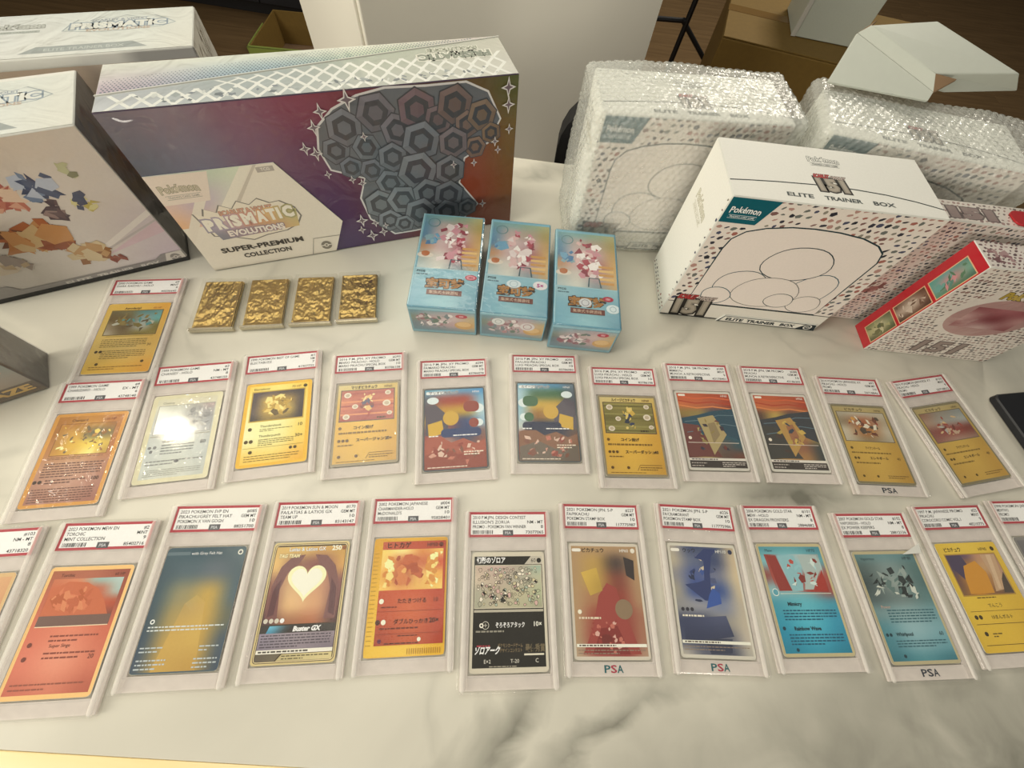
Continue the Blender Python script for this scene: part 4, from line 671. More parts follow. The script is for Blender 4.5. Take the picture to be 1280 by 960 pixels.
# ------------------------------------------------------------------ white boxes with a framed front panel
def trainer_front(c, wrapped=False):
    c.rect(0, 0, 194, 166, '#e2d9d0')
    F = [(22, 27), (21, 108), (23, 121), (32, 131), (48, 137), (70, 141), (90, 142), (115, 141), (140, 137.5), (160, 131), (171, 123), (176, 111), (175, 70), (174, 27)]
    def outside(x, y):
        if y < 28: return False
        if x < 44 and y > 137: return False
        inside = False; j = len(F) - 1
        for i in range(len(F)):
            if (F[i][1] > y - 0) != (F[j][1] > y) and x < (F[j][0] - F[i][0]) * (y - F[i][1]) / (F[j][1] - F[i][1]) + F[i][0]: inside = not inside
            j = i
        return not inside
    blobs(c, outside, 1, 28, 193, 166, 7.4, 3)
    c.poly(F, '#e6dcd4'); c.line(F, 1.5, '#22383e', True)
    # plain stand-in for the line drawing: a heap of rounded pebbles
    def pebble(cx, cy, rx, ry, w_=0.9, col='#2f4a52', seed=1):
        r = random.Random(seed); n = 26; ph = r.uniform(0, 6)
        P = [(cx + rx * (1 + .06 * math.sin(2 * 6.283 * i / n + ph) + .04 * math.sin(3 * 6.283 * i / n + ph * 2)) * math.cos(6.283 * i / n), cy + ry * (1 + .06 * math.sin(2 * 6.283 * i / n + ph)) * math.sin(6.283 * i / n)) for i in range(n)]
        c.poly(P, '#e6dcd4'); c.line(P, w_, col, True)
    for a in ((64, 62, 26, 22, .9, '#2f4a52', 1), (142, 64, 24, 24, .9, '#1f5060', 2), (104, 98, 33, 24, 1.0, '#22383e', 3), (98, 54, 34, 25, .8, '#6a6a66', 4), (48, 42, 17, 13, .9, '#22505e', 5), (150, 42, 19, 13, .8, '#6a6a66', 6), (120, 44, 15, 12, .8, '#3a4a4c', 7)): pebble(*a)
    c.rect(0, 25.4, 194, 26.4, '#3c3c3a'); c.rect(0, 0, 194, 25.4, '#ddd8ce')
    c.poly([(0.4, 165.6), (45, 165.6), (35, 139), (0.4, 139)], '#0e5966')
    wordmark(c, 19, 149.5, 28, '#e9ecea', '#0a3a44')
    c.rect(0, 0, 194, 2.6, '#23282a');
    logo151(c, 32, 7.5, 46)
def trainer_top(c, wrapped=False):
    c.rect(0, 0, 194.2, 84, '#e4e3dc')
    P = [(0, 22), (20, 24), (45, 26), (75, 27.5), (97, 28), (118, 27), (145, 24.4), (170, 19.6), (194, 13)]
    c.line(P, 1.5, '#2b3431'); logo151(c, 97, 22, 32); wordmark(c, 97, 62, 30, '#e4e3dc', '#33403e', tcol='#33403e')
    for k, t in enumerate(('ELITE', 'TRAINER', 'BOX')): c.text(t, (50, 84, 128)[k], 8.6, 5.0, '#4a5150', width=(24, 34, 20)[k], bold=0.03)
def trainer_left(c):
    c.rect(0, 0, 84, 166, '#efeee6'); wordmark(c, 40, 116, 40, '#d9d6c6', '#b3ae98', tcol='#b3ae98')
    blobs(c, lambda x, y: (y < 12 and x > 3) or x < 4 or x > 81, 1, 2, 83, 164, 6.2, 5, size=0.34)
def trainer_right(c):
    c.rect(0, 0, 84, 166, '#ded8d0'); blobs(c, lambda x, y: True, 2, 2, 82, 164, 7, 9)
def trainer_box(name, label, loc, rz, parent=None, wrapped=False):
    t = parent or thing(name, label, 'box', loc, rz)
    b = obj('carton', box('carton', 0, 0, 0, .1942, .0843, .166, 0.0012), WHITE_BOARD, t)
    PM = PRINT
    for nm, f, M in (('front_print', trainer_front, m_front()), ('top_print', trainer_top, m_top(0.166)), ('left_print', trainer_left, m_left(0.0843)), ('right_print', trainer_right, m_right(0.1942))):
        c = Canvas(); f(c)
        c.V = [(min(max(x, 0.8), (193.4 if nm in ('front_print', 'top_print') else 83.5)), min(max(y, 0.8), (83.5 if nm == 'top_print' else 165.2)), z) for x, y, z in c.V]
        c.build(nm, PM, b, M)
    # the tab with the box's name at the foot of the front
    pl_ = obj('name_tab', hexa('name_tab', [(.070, -.0022, 0), (.193, -.0022, 0), (.193, -.0001, 0), (.070, -.0001, 0), (.076, -.0022, .0115), (.189, -.0022, .0115), (.189, -.0001, .0115), (.076, -.0001, .0115)], 0.0003, 1), WHITE_BOARD, t)
    c = Canvas(); c.poly([(70.6, .4), (192.4, .4), (188.6, 11.2), (76.2, 11.2)], '#2a3236'); c.poly([(73.5, 1.6), (168, 1.6), (176, 10.2), (77, 10.2)], '#e6e2d8')
    for k, s_ in enumerate(('ELITE', 'TRAINER', 'BOX')): c.text(s_, (80, 105, 147)[k], 3.5, 4.8, '#2b3236', width=(21, 36, 18)[k], bold=0.05)
    c.ell(181, 6, 5, 4.4, '#d8d4cc'); roundel(c, 181, 6, 3.4, '#3a4448', '#d8d4cc')
    c.build('tab_print', PM, pl_, frame_m((0, -.0022, 0), (1, 0, 0), (0, 0, 1), E_))
    return t
trainer_box('framed_panel_box', 'white upright box with teal corner tag and framed cream front panel, unwrapped', (.1646, .3306, 0.0003), .0544)

# bubble wrap: a soft shell of real bubbles round each box
def wrap_mesh(w, d, h, seed, step=0.0021):
    import mathutils.noise as nz
    V = []; F = []; idx = {}; r = 0.008
    def put(p, n):
        k = (round(p[0], 5), round(p[1], 5), round(p[2], 5))
        if k in idx: return idx[k]
        q = Vector(p); cx = Vector((min(max(q.x, r), w - r), min(max(q.y, r), d - r), min(max(q.z, r), h - r)))
        dv = q - cx; nn = dv.normalized() if dv.length > 1e-9 else Vector(n)
        q = cx + nn * r if dv.length > 1e-9 else q
        # hex lattice of bubbles in the face's own plane
        ax = max(range(3), key=lambda i: abs(n[i])); a, b = [i for i in range(3) if i != ax]
        s = 0.0078; u, v = p[a] / s, p[b] / (s * 0.866); row = round(v); uu = u - (0.5 if row % 2 else 0); du = uu - round(uu); dv_ = (v - row) * 0.866
        rad = math.hypot(du, dv_); bub = 0.0014 * math.sqrt(max(0, 1 - (rad / 0.46) ** 2)) if rad < 0.46 else 0
        wr = 0.0030 * nz.noise(q * 14 + Vector((seed, 0, 0))) + 0.0012 * nz.noise(q * 45 + Vector((0, seed, 0)))
        q = q + nn * (bub + wr)
        if q.z < 0.0004: q.z = 0.0004
        idx[k] = len(V); V.append(q); return idx[k]
    for ax, sgn in ((0, 0), (0, 1), (1, 0), (1, 1), (2, 1)):
        dims = (w, d, h); a, b = [i for i in range(3) if i != ax]; na, nb = round(dims[a] / step), round(dims[b] / step)
        n = [0, 0, 0]; n[ax] = 1 if sgn else -1; g = []
        for i in range(na + 1):
            row = []
            for j in range(nb + 1):
                p = [0, 0, 0]; p[a] = dims[a] * i / na; p[b] = dims[b] * j / nb; p[ax] = dims[ax] * sgn; row.append(put(p, n))
            g.append(row)
        for i in range(na):
            for j in range(nb):
                f = (g[i][j], g[i + 1][j], g[i + 1][j + 1], g[i][j + 1]); F.append(f if (sgn == (1 if ax != 1 else 0)) else f[::-1])
    return mesh('bubble_wrap', V, F, True)
def wrapped(label, loc, rz, w, d, h, ox, oy, seed):
    t = thing('bubble_wrapped_box', label, 'box', loc, rz, 'boxes in bubble wrap')
    inner = bpy.data.objects.new('inner_box', None); C.objects.link(inner); inner.parent = t; inner.location = (ox, oy, 0.0012)
    # the printed box inside: parts one level up so nothing is nested too deep
    trainer_box('inner', '', None, 0, parent=t, wrapped=True)
    for ch in list(t.children):
        if ch is inner: continue
        ch.location = (ox, oy, 0.0012)
    bpy.data.objects.remove(inner)
    obj('bubble_wrap', wrap_mesh(w, d, h, seed), BUBBLE, t)
    return t
wrapped('bubble-wrapped white box with teal tag showing through, behind the blue display boxes', (.0405, .4135, 0.0003), .15, .217, .0976, .174, .011, .0065, 1)
wrapped('bubble-wrapped white box directly under the white mailer box', (.266, .4415, 0.0003), -.10, .222, .100, .174, .012, .007, 2)

# red-spined patterned box and the patterned box behind it
def red_box():
    t = thing('red_spine_box', 'white speckled box with a red windowed spine, its front half outside the frame', 'box', (.4154, .3226, 0.0003), .0515)
    w, d, h = .150, .0349, .1397
    b = obj('carton', box('carton', 0, 0, 0, w, d, h, 0.001), WHITE_BOARD, t)
    c = Canvas(); c.rect(.6, .6, 149.4, 139, '#dcd3ca'); blobs(c, lambda x, y: not (25 < x < 120 and 40 < y < 116 and (x - 72) ** 2 / 2300 + (y - 78) ** 2 / 1300 < 1), 1, 1, 149, 138, 5.0, 21, cols=('#5c4c48', '#4a3e3e', '#7c5a54', '#8c6c64', '#3c3436'))
    c.ell(76, 74, 44, 30, '#b08a86', 32); c.grid(45, 58, 108, 90, [['#8c4c50', '#a8686c', '#8c4048'], ['#c4a09c', '#7c3a40', '#b88c8a'], ['#94585a', '#c8aca8', '#8c5054']], 5); c.text('Pokémon', 74, 104, 9, '#b59a3a', 'c', width=48, bold=0.06, outline=('#4a3a1c', 0.05))
    c.text('151', 74, 10, 20, '#8c7a74', 'c', width=50, bold=0.02, outline=('#5c4a46', 0.05)); c.build('front_print', PRINT_FILM, b, m_front())
    c = Canvas(); c.rect(.5, .5, 34.4, 139, '#b8202c')
    wins = [(91, 129, [['#5c8478', '#6c9c88', '#4c6c5c'], ['#6c9c98', '#c88c90', '#54785c'], ['#5c9c90', '#6ca098', '#5c8c74']]), (50, 86, [['#5c3c2c', '#7c5c4c', '#4c342c'], ['#8c7464', '#c8b8a8', '#6c5040'], ['#6c5444', '#a89484', '#4c3c30']]), (12, 45, [['#5c6448', '#7c8460', '#54583c'], ['#8c8c68', '#c4bc98', '#6c6c48'], ['#74784c', '#a8a478', '#54543a']])]
    for y0, y1, rows in wins: c.rect(10.6, y0 - 1, 33, y1 + 1, '#d8b088'); c.grid(11.6, y0, 32, y1, rows); c.shards(11.8, y0 + .4, 31.8, y1 - .4, [rows[1][1], rows[0][0], rows[2][1], rows[1][2]], 18, 4.0, int(y0), 4)
    c.build('spine_print', PRINT_FILM, b, m_left(d))
    c = Canvas(); c.rect(.6, .6, 149.4, 34.2, '#dad2ca'); blobs(c, lambda x, y: True, 1, 1, 149, 34, 5, 4, cols=('#6c4c50', '#8c6468', '#5c4448')); c.shards(4, 4, 60, 30, ['#8c6468', '#a88888', '#6c4448'], 16, 6, 5, 3); c.build('top_print', PRINT_FILM, b, m_top(h))
red_box()
def speckled_box():
    t = thing('speckled_box', 'white speckled box squeezed between the framed panel box and the red-spined box', 'box', (.370, .3655, 0.0003), .05)
    w, d, h = .165, .030, .150
    b = obj('carton', box('carton', 0, 0, 0, w, d, h, 0.001), WHITE_BOARD, t)
    c = Canvas(); c.rect(.6, .6, 164, 149, '#dfd2ca'); blobs(c, lambda x, y: True, 1, 1, 164, 149, 5.2, 31); c.shards(6, 44, 34, 70, ['#9c6c68', '#b48c88', '#7c5450'], 14, 5, 2, 2); c.build('front_print', PRINT_FILM, b, m_front())
    c = Canvas(); c.rect(.6, .6, 164, 29, '#ddd5cc'); blobs(c, lambda x, y: True, 1, 1, 164, 29, 5.2, 8, cols=('#8c7470', '#6c5c58', '#a0827c')); c.text('151', 40, 6, 14, '#8c7874', 'c', width=46, bold=0.08, outline=('#5c4c4a', 0.05)); c.build('top_print', PRINT_FILM, b, m_top(h))
    p = [(x / 1000 + .118, y / 1000 + .012, h + .0002 + .0012) for x, y in rr(80, 20, 7, 5)]
    obj('red_tab', loft('red_tab', [[(x, y, z + e) for x, y, z in p] for e in (-.001, 0.0006)]), mat('red_plastic', '#a81c24', 0.35), t)['label'] = 'red rounded tab'
speckled_box()

# white mailer box lying on the wrapped box
def unproj(px, py, z):
    d = R_ * ((px - 640) / FPX) - U_ * ((py - 480) / FPX) + fwd; k = (z - HCAM) / d.z; return Vector((d.x * k, d.y * k, z))
MAILER = mat('mailer_board', '#bcc0b6', 0.5, grain=0.03, gscale=120)
def mailer():
    t = thing('white_mailer_box', 'plain white mailer box lying tilted on top of a bubble-wrapped box', 'box', (.41, .56, .182))
    z0 = .182
    A, B, Cc, D = unproj(1035, 102, z0), unproj(1160, 126, z0), unproj(1072, 41, .210), unproj(1167, 115, .187)
    E2, F2, G2, H2 = unproj(1090, 31, .217), unproj(1170, 92, .199), unproj(1172, 26, .217), unproj(1275, 92, .201)
    Fb, Hb = unproj(1180, 116, z0), unproj(1272, 114, z0); Gb = G2.copy(); Gb.z = z0; Eb = E2.copy(); Eb.z = z0
    o = Vector(t.location)
    def solid(name, P, F, m, bev=0.0012):
        bm = bmesh.new(); v = [bm.verts.new(p - o) for p in P]
        for f in F: bm.faces.new([v[i] for i in f])
        return obj(name, bm_mesh(bm, name, bev, 2), m, t)
    solid('box_body', [E2, F2, H2, G2, Eb, Fb, Hb, Gb], [(0, 1, 2, 3), (4, 7, 6, 5), (0, 4, 5, 1), (1, 5, 6, 2), (2, 6, 7, 3), (3, 7, 4, 0)], MAILER)
    n = (B - A).cross(Cc - A).normalized(); th = 0.003
    solid('lid_flap', [A, B, D, Cc, A - n * th, B - n * th, D - n * th, Cc - n * th], [(0, 1, 2, 3), (7, 6, 5, 4), (0, 4, 5, 1), (1, 5, 6, 2), (2, 6, 7, 3), (3, 7, 4, 0)], MAILER, 0.0005)
    n2 = (D - Cc).cross(E2 - Cc).normalized(); e = n2 * 0.0028
    solid('lid_edge', [Cc, D, F2, E2, Cc - e, D - e, F2 - e, E2 - e], [(0, 1, 2, 3), (7, 6, 5, 4), (0, 4, 5, 1), (1, 5, 6, 2), (2, 6, 7, 3), (3, 7, 4, 0)], MAILER, 0.0005)
    for P, lab in (((D, unproj(1196, 99, .198), F2), 'a'), ((Cc, E2, unproj(1097, 25, .216)), 'b')):
        dd = Vector((0, 0, -.002)); solid('end_flap', list(P) + [p + dd for p in P], [(0, 1, 2), (5, 4, 3), (0, 3, 4, 1), (1, 4, 5, 2), (2, 5, 3, 0)], KRAFT_IN, 0)['label'] = 'brown kraft end flap'
mailer()

# ------------------------------------------------------------------ big dark rainbow box, hexagonal label, gem wreath
def premium_box():
    rz = .4369; ox, oy = -.3704, .3007
    t = thing('large_rainbow_box', 'large flat box, violet to red to green front with grey gem wreath and white label', 'box', (ox, oy, 0.0003), rz)
    w, d, h, ln = .367, .0748, .1742, .0065   # front foot comes forward by ln
    b = obj('carton', hexa('carton', [(0, -ln, 0), (w, -ln, 0), (w, d, 0), (0, d, 0), (0, 0, h), (w, 0, h), (w, d, h), (0, d, h)], 0.0015), mat('carton_dark', '#4a3a50', 0.4), t)
    M = frame_m((0, -ln, 0), (1, 0, 0), (0, ln, h), E_)
    sv = lambda v: min(max((v + 9) * .952, 1.0), 173.2)
    c = Canvas()
    c.grid(.8, .8, 366.2, 173.6, [['#6a6470', '#7c6a78', '#7c4a62', '#7c1f44', '#6c1830', '#4c2a2a', '#5c4420', '#4c5420'], ['#4f5a6c', '#66647a', '#6c4a6a', '#5c2850', '#6c1c34', '#6c2420', '#7c3c1c', '#6c5420'], ['#46546c', '#4a5270', '#54406c', '#4c2c5c', '#54203c', '#6c2028', '#8c3c1c', '#7c4c1c'], ['#46546c', '#484c6c', '#4a3a68', '#44305c', '#4a2848', '#6c2428', '#84341c', '#7c3c20']], 5)
    # grey gem wreath (a plain stand-in of gems fills the middle)
    rnd = random.Random(11)
    O = [(166, 144), (183.7, 158.7), (208, 168.5), (234.8, 174.6), (273.5, 171.3), (312.5, 171.5), (334.7, 160.7), (348.5, 132), (335.6, 107.4), (307.6, 92.3), (300, 62), (322, 28), (300, 6), (240, 2), (214, 2), (190, 30), (186, 60), (196, 84), (165, 98.4), (160, 122)]
    O = [(x, sv(y)) for x, y in O]
    c.poly(O, '#5f646c'); c.line(O, 2.0, '#d6d4d4', True)
    def gem(cx, cy, r, a0, col):
        P = [(cx + r * math.cos(a0 + i * math.pi / 3), cy + r * math.sin(a0 + i * math.pi / 3)) for i in range(6)]; Pi = [(cx + (x - cx) * .62, cy + (y - cy) * .62) for x, y in P]
        c.poly(P, '#3a3c44'); P2 = [(cx + (x - cx) * .93, cy + (y - cy) * .93) for x, y in P]; base_ = hx(col)
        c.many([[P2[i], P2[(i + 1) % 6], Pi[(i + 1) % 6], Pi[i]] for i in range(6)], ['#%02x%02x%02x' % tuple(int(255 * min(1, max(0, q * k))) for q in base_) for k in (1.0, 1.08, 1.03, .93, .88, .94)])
        c.line(Pi, .7, '#3a3c46', True); c.poly([(cx + (x - cx) * .36, cy + (y - cy) * .36) for x, y in P], '#%02x%02x%02x' % tuple(int(255 * q * .9) for q in base_))
    GEMS = [(176, 118, 15, .2, '#6c727c'), (190, 140, 19, .4, '#70747e'), (206, 118, 15, .9, '#68707a'), (222, 155, 20, .1, '#6c6a74'), (240, 132, 18, .7, '#6e6c76'), (262, 157, 21, .5, '#705c64'), (282, 138, 16, .2, '#6e6066'), (300, 155, 20, .3, '#705e5c'), (312, 130, 15, .5, '#786660'), (328, 138, 17, .2, '#7c6858'), (338, 118, 12, .6, '#7a6450'), (320, 104, 13, .1, '#7c6658'), (186, 98, 13, .5, '#646c78'), (206, 92, 14, .1, '#666c78'), (222, 74, 17, .8, '#6c747e'), (230, 104, 17, .4, '#6c727c'), (262, 118, 22, .2, '#707680'), (296, 112, 18, .5, '#726a70'), (254, 84, 24, .1, '#727a82'), (290, 80, 19, .4, '#6c7078'), (206, 48, 20, .5, '#747c84'), (232, 50, 20, .9, '#747c84'), (262, 54, 20, .6, '#6c747c'), (250, 28, 22, .2, '#70777f'), (286, 48, 20, .3, '#646a72'), (282, 24, 18, .6, '#60656e'), (212, 24, 16, .3, '#767d86'), (308, 26, 13, .4, '#62666e'), (228, 16, 13, .1, '#727a82')]
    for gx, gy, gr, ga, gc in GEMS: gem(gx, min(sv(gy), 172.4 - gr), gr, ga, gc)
    def star(x, y, r, k=.34):
        P = []
        for i in range(8): q = r if i % 2 == 0 else r * k; P.append((x + q * math.cos(i * math.pi / 4) * .8, y + q * math.sin(i * math.pi / 4)))
        c.poly(P, '#dcd8d6'); c.poly([(x + (a - x) * .62, y + (b_ - y) * .62) for a, b_ in P], '#6a5a64')
    for x, y, r in ((172.7, 158, 8), (162.7, 144, 8), (148.3, 124.6, 7), (156.6, 118.3, 8), (198.8, 166, 11), (160.7, 94.4, 5), (206, 130, 5), (355.7, 163, 10), (356.5, 146, 9), (358.3, 120.3, 6), (342.5, 108, 6), (294.5, 86.8, 5), (327.7, 28.3, 6), (180, 30.3, 9), (194, 24, 6), (176.7, 17, 6), (186.7, 6, 9), (200.7, 9, 7), (205.2, 18, 5), (192, 79, 6), (183, 85, 5), (346, 98, 5), (318, 86, 5)): star(x, sv(y), r)
    c.build('front_print', PRINT_FILM, b, M)
    # white hexagonal label board lying on the front
    hp = [(1, 1), (139.5, 1), (158.5, 41), (115, 118), (1, 119)]
    hb = obj('label_board', loft('label_board', [[tuple(M @ Vector((x, y, z))) for x, y in hp] for z in (0.3, 1.1)]), WHITE_BOARD, t)
    hb['label'] = 'white five-sided label board with wordmark and title'
    c = Canvas(); c.poly(hp, '#e9e1d2'); c.quad([(1, 118.8), (90, 118.4), (42, 60), (1, 60)], [['#d8d8d0', '#c4d0bc', '#d8e0c8'], ['#e0c4b8', '#c8b8c4', '#d8d8cc'], ['#e4b890', '#e0c0b0', '#e6dcd0']])
    c.poly([(84, 118), (94, 118), (34, 50), (28, 58)], '#eae4d4'); c.poly([(96, 118), (99, 118), (44, 54), (40, 56)], '#cfc6b8'); c.poly([(40, 90), (2, 40), (1, 52), (34, 96)], '#e6ddce')
    c.poly([(1, 118.8), (55, 117.6), (43, 88), (1, 88)], '#e6d8ca'); wordmark(c, 23, 100, 34, '#c9bfa8', '#9a9484', tcol='#9a9a90'); c.rect(97, 110, 113, 115.4, '#b5ada4'); c.text('TCG', 105, 111.4, 3, '#e6dfd4', 'c', bold=.03)
    # title emblem: gem-toothed plate, title in pastel rainbow
    EP_ = [(18, 76), (26, 72), (30, 80), (40, 74), (46, 82), (56, 76), (64, 84), (74, 78), (84, 84), (94, 77), (104, 78), (116, 68), (119, 56), (112, 46), (98, 40), (76, 38), (60, 34), (40, 42), (24, 46)]
    c.poly(EP_, '#8a857e'); c.poly([(67 + (x - 67) * .965, 60 + (y - 60) * .95) for x, y in EP_], '#ebe2d0')
    c.quad([(24, 62), (116, 66), (112, 44), (30, 40)], [['#b8aebc', '#d4b0a8', '#e0c090', '#c0bc8c'], ['#8c8c94', '#b09ca0', '#c89c84', '#d8c08c']])
    c.text('SCARLET & VIOLET', 68, 69.5, 5.2, '#d8a890', 'c', width=52, bold=.04, outline=('#8c7a70', .05))
    for k, (ch, col) in enumerate(zip('PRISMATIC', ('#a8a0ac', '#b4a8b4', '#bca4b0', '#c8a8a8', '#d0a090', '#d8a880', '#dcb888', '#c8b484', '#b0aa80'))): c.text(ch, (27, 38, 47, 53.5, 66, 79, 90, 97.5, 107)[k], 54 + k * 0.5, 12.5, '#f1ebdc', 'c', width=(9.4, 9, 3.2, 9, 12, 10, 9, 3.2, 11)[k], bold=.07, outline=(col, .10))
    c.text('EVOLUTIONS', 68, 43.5, 7, '#f0e6dc', 'c', width=58, bold=.05, outline=('#9c8c98', .08))
    c.text('SUPER-PREMIUM', 21, 23, 6.4, '#54504a', width=88, bold=.035); c.text('COLLECTION', 40, 12.4, 5.8, '#54504a', width=52, bold=.035)
    c.line([(112, 1.4), (120, 23.5), (150, 22.8)], .8, '#9a948a'); roundel(c, 131, 11.5, 6, '#8a8478', '#e6dfd2')
    c.build('label_print', PRINT, hb, M @ Matrix.Translation((0, 0, 1.15)))
    # top: dotted pastel band at the back, silver lattice band in front, split on a slant
    c = Canvas(); Bq = [(1, 24), (366, 72.5)]
    c.rect(.8, .8, 366, 74, '#e4e4da')
    c.quad([(1, 74), (366, 74), (366, 72.4), (1, 24)], [['#e2e4da', '#e0e4d8', '#dfe2d4', '#d6d0c8'], ['#c8b8c4', '#a8c0cc', '#c0d0b4', '#c0a8b4']], 6)
    Q = []; K = []
    for i in range(120):
        for j in range(9):
            x = 4 + i * 3.1 + (1.5 if j % 2 else 0); lo_ = 24 + (x / 366) * 48.5; y = lo_ + 4 + j * 2.9; rr_ = 1.05 - j * .08
            if y < 72.6 and j < 7: Q.append([(x + rr_ * math.cos(a), y + rr_ * math.sin(a)) for a in (0, 1.047, 2.094, 3.1416, 4.189, 5.236)]); K.append('#6a7680')
    c.many(Q, K)
    c.quad([(1, 23), (366, 71.6), (366, 1), (1, 1)], [['#b8bcc0', '#aab4b4', '#b4bcae', '#c4c4b8'], ['#ccd0d4', '#b4bcbc', '#c0c4bc', '#d4d4cc']], 6)
    Q = []; 
    for i in range(24):
        for sgn in (1, -1):
            x0 = -6 + i * 16.5; hh = 23 + (x0 / 366) * 48
            for k in range(2 if hh > 34 else 1):
                ya = 1 + k * 22; yb = min(ya + 22, max(hh - 2, ya + 4)); xa, xb = (x0, x0 + 18) if sgn > 0 else (x0 + 18, x0)
                if xa < 1 or xb < 1 or xa > 365 or xb > 365 or (k and yb < ya + 8): continue
                Q.append([(xa - 2.0, ya), (xa + 2.0, ya), (xb + 2.0, yb), (xb - 2.0, yb)])
    A1_ = [q for q in Q if q[0][0] < q[2][0]]; A2_ = [q for q in Q if q[0][0] >= q[2][0]]; c.many(A1_, ['#eceee8'] * len(A1_)); c.many([q[::-1] for q in A2_], ['#eceee8'] * len(A2_))
    c.shards(20, 3, 350, 22, ['#8c949a', '#a8b0b0', '#7c8488', '#d8dcd8'], 60, 3.4, 4, 3)
    c.text('PRISMATIC', 312, 48, 11, '#8c9488', 'c', width=74, bold=.06, outline=('#e8e8dc', .09), rot=math.pi); c.text('EVOLUTIONS', 312, 58, 6, '#9aa090', 'c', width=52, bold=.04, outline=('#e8e8dc', .08), rot=math.pi)
    c.build('top_print', PRINT_FILM, b, m_top(h))
    bar = [(-.001, .0002), (w, .0002), (w, .0715), (-.001, .0232)]
    obj('front_cover', loft('front_cover', [[(x, y, z) for x, y in [(0, .0233), (.0006, .0242), (w - .0004, .0725), (w - .0004, .0716)]] for z in (h - .001, h + .0012)]), WHITE_BOARD, t)['label'] = 'thin ridge of the lid edge crossing the top'
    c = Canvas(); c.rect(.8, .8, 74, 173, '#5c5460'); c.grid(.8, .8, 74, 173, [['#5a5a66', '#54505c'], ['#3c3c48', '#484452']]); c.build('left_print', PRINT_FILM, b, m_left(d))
premium_box()

# ------------------------------------------------------------------ two white pastel boxes on the left
def pastel_top(c):
    c.rect(.8, .8, 193.2, 83, '#e4e7e2'); c.grid(.8, .8, 193, 83, [['#dfe4e4', '#e2e6e2', '#e0e6e0', '#e4e6de'], ['#e4e6e2', '#e6e8e2', '#e4e8e2', '#e6e6dc']])
    c.poly([(48, 7), (154, 7), (141, 18.6), (61, 18.6)], '#a9b0ae'); c.text('ELITE TRAINER BOX', 101, 10, 5, '#c9cfca', 'c', width=66, bold=.02)
    EP_ = [(78, 46), (84, 60), (90, 68), (100, 64), (108, 72), (120, 66), (132, 73), (146, 66), (158, 70), (168, 62), (178, 52), (166, 45), (140, 42), (110, 40)]
    c.poly(EP_, '#aab4b6'); c.poly([(128 + (x - 128) * .965, 56 + (y - 56) * .94) for x, y in EP_], '#dfe4de')
    c.text('PRISMATIC', 127, 49, 11, '#e8eae2', 'c', width=84, bold=.06, outline=('#9aa8b4', .09)); c.text('EVOLUTIONS', 127, 42.5, 4.6, '#c8b8a8', 'c', width=56, bold=.04); c.text('SCARLET & VIOLET', 127, 62.5, 3.8, '#a8b0b8', 'c', width=50, bold=.03)
    c.text('Pokémon', 40, 56, 9, '#c9ccc6', 'c', width=46, bold=.06, outline=('#a0a49e', .05)); c.rect(20, 47, 60, 51, '#bcc2bc'); c.text('TRADING CARD GAME', 40, 47.8, 2.6, '#8f958f', 'c', width=36)
def pastel_front(c):
    c.rect(.8, .8, 193.2, 157, '#cdc3b8'); c.grid(.8, .8, 193.2, 157, [['#c9b4a0', '#d2bca8', '#cfc0b0', '#cfc4b8'], ['#c8bcb0', '#d4c8bc', '#d2c8be', '#cfc6be'], ['#bcb4ac', '#ccc4bc', '#cec6c0', '#c8bcc0'], ['#b0a8a4', '#c4bcb4', '#ccc4c0', '#c8b8c4']], 5)
    c.poly([(120, 36), (128, 34), (193, 66), (193, 72)], '#ddd6d0'); c.poly([(112, 30), (116, 29), (193, 58), (193, 60)], '#b8b0b0'); c.poly([(128, 30), (193, 44), (193, 58)], '#cdb4bc')
    # drifting coloured gem shards
    c.shards(84, 92, 118, 128, ['#b8705c', '#d09c84', '#a8584c', '#dcc0a8'], 26, 8, 2, 3); c.shards(112, 96, 150, 130, ['#3c4a6a', '#6a7c98', '#2c3858', '#b4bccc'], 22, 8, 4, 3); c.shards(114, 74, 138, 104, ['#5c4448', '#8c7470', '#4a3840'], 10, 8, 6, 2); c.shards(140, 78, 166, 108, ['#b8a858', '#3c4460', '#d0c890'], 14, 6, 7, 3); c.shards(60, 96, 84, 124, ['#6c8c4c', '#8ca868', '#4c5c3c'], 12, 7, 8, 2); c.shards(150, 112, 172, 134, ['#b8b890', '#7c7c5c'], 6, 5, 8, 2)
    c.shards(58, 44, 126, 88, ['#a85c2c', '#c08850', '#8c4420', '#b07038', '#c8a878', '#6c3c24'], 60, 12, 9, 2); c.shards(96, 22, 140, 56, ['#b48c5c', '#a87038', '#c8b490', '#8c5c34'], 30, 9, 12, 2); c.shards(124, 18, 146, 30, ['#7c3c2c', '#8c4c38'], 5, 7, 5, 3); c.shards(20, 30, 70, 60, ['#b09878', '#8c7c74', '#c4b4a0'], 24, 9, 3, 3)
    c.shards(6, 90, 60, 140, ['#8c9c8c', '#b8a89c', '#c8bcb0', '#7c7484'], 26, 9, 13, 3)
    c.poly([(.8, 1.6), (193.2, 1.6), (193.2, 17), (172, 17), (164, 12), (36, 12), (30, 20), (.8, 20)], '#8f8a88')
    for k, s_ in enumerate(('ELITE', 'TRAINER', 'BOX')): c.text(s_, (74, 104, 147)[k], 4.4, 5.2, '#c9c4be', width=(24, 36, 19)[k], bold=.04)
    c.poly([(172, 2.4), (192.6, 2.4), (192.6, 17), (177, 17)], '#cfc8c0'); roundel(c, 183.5, 9.5, 5.2, '#8a8480', '#cfc8c0')
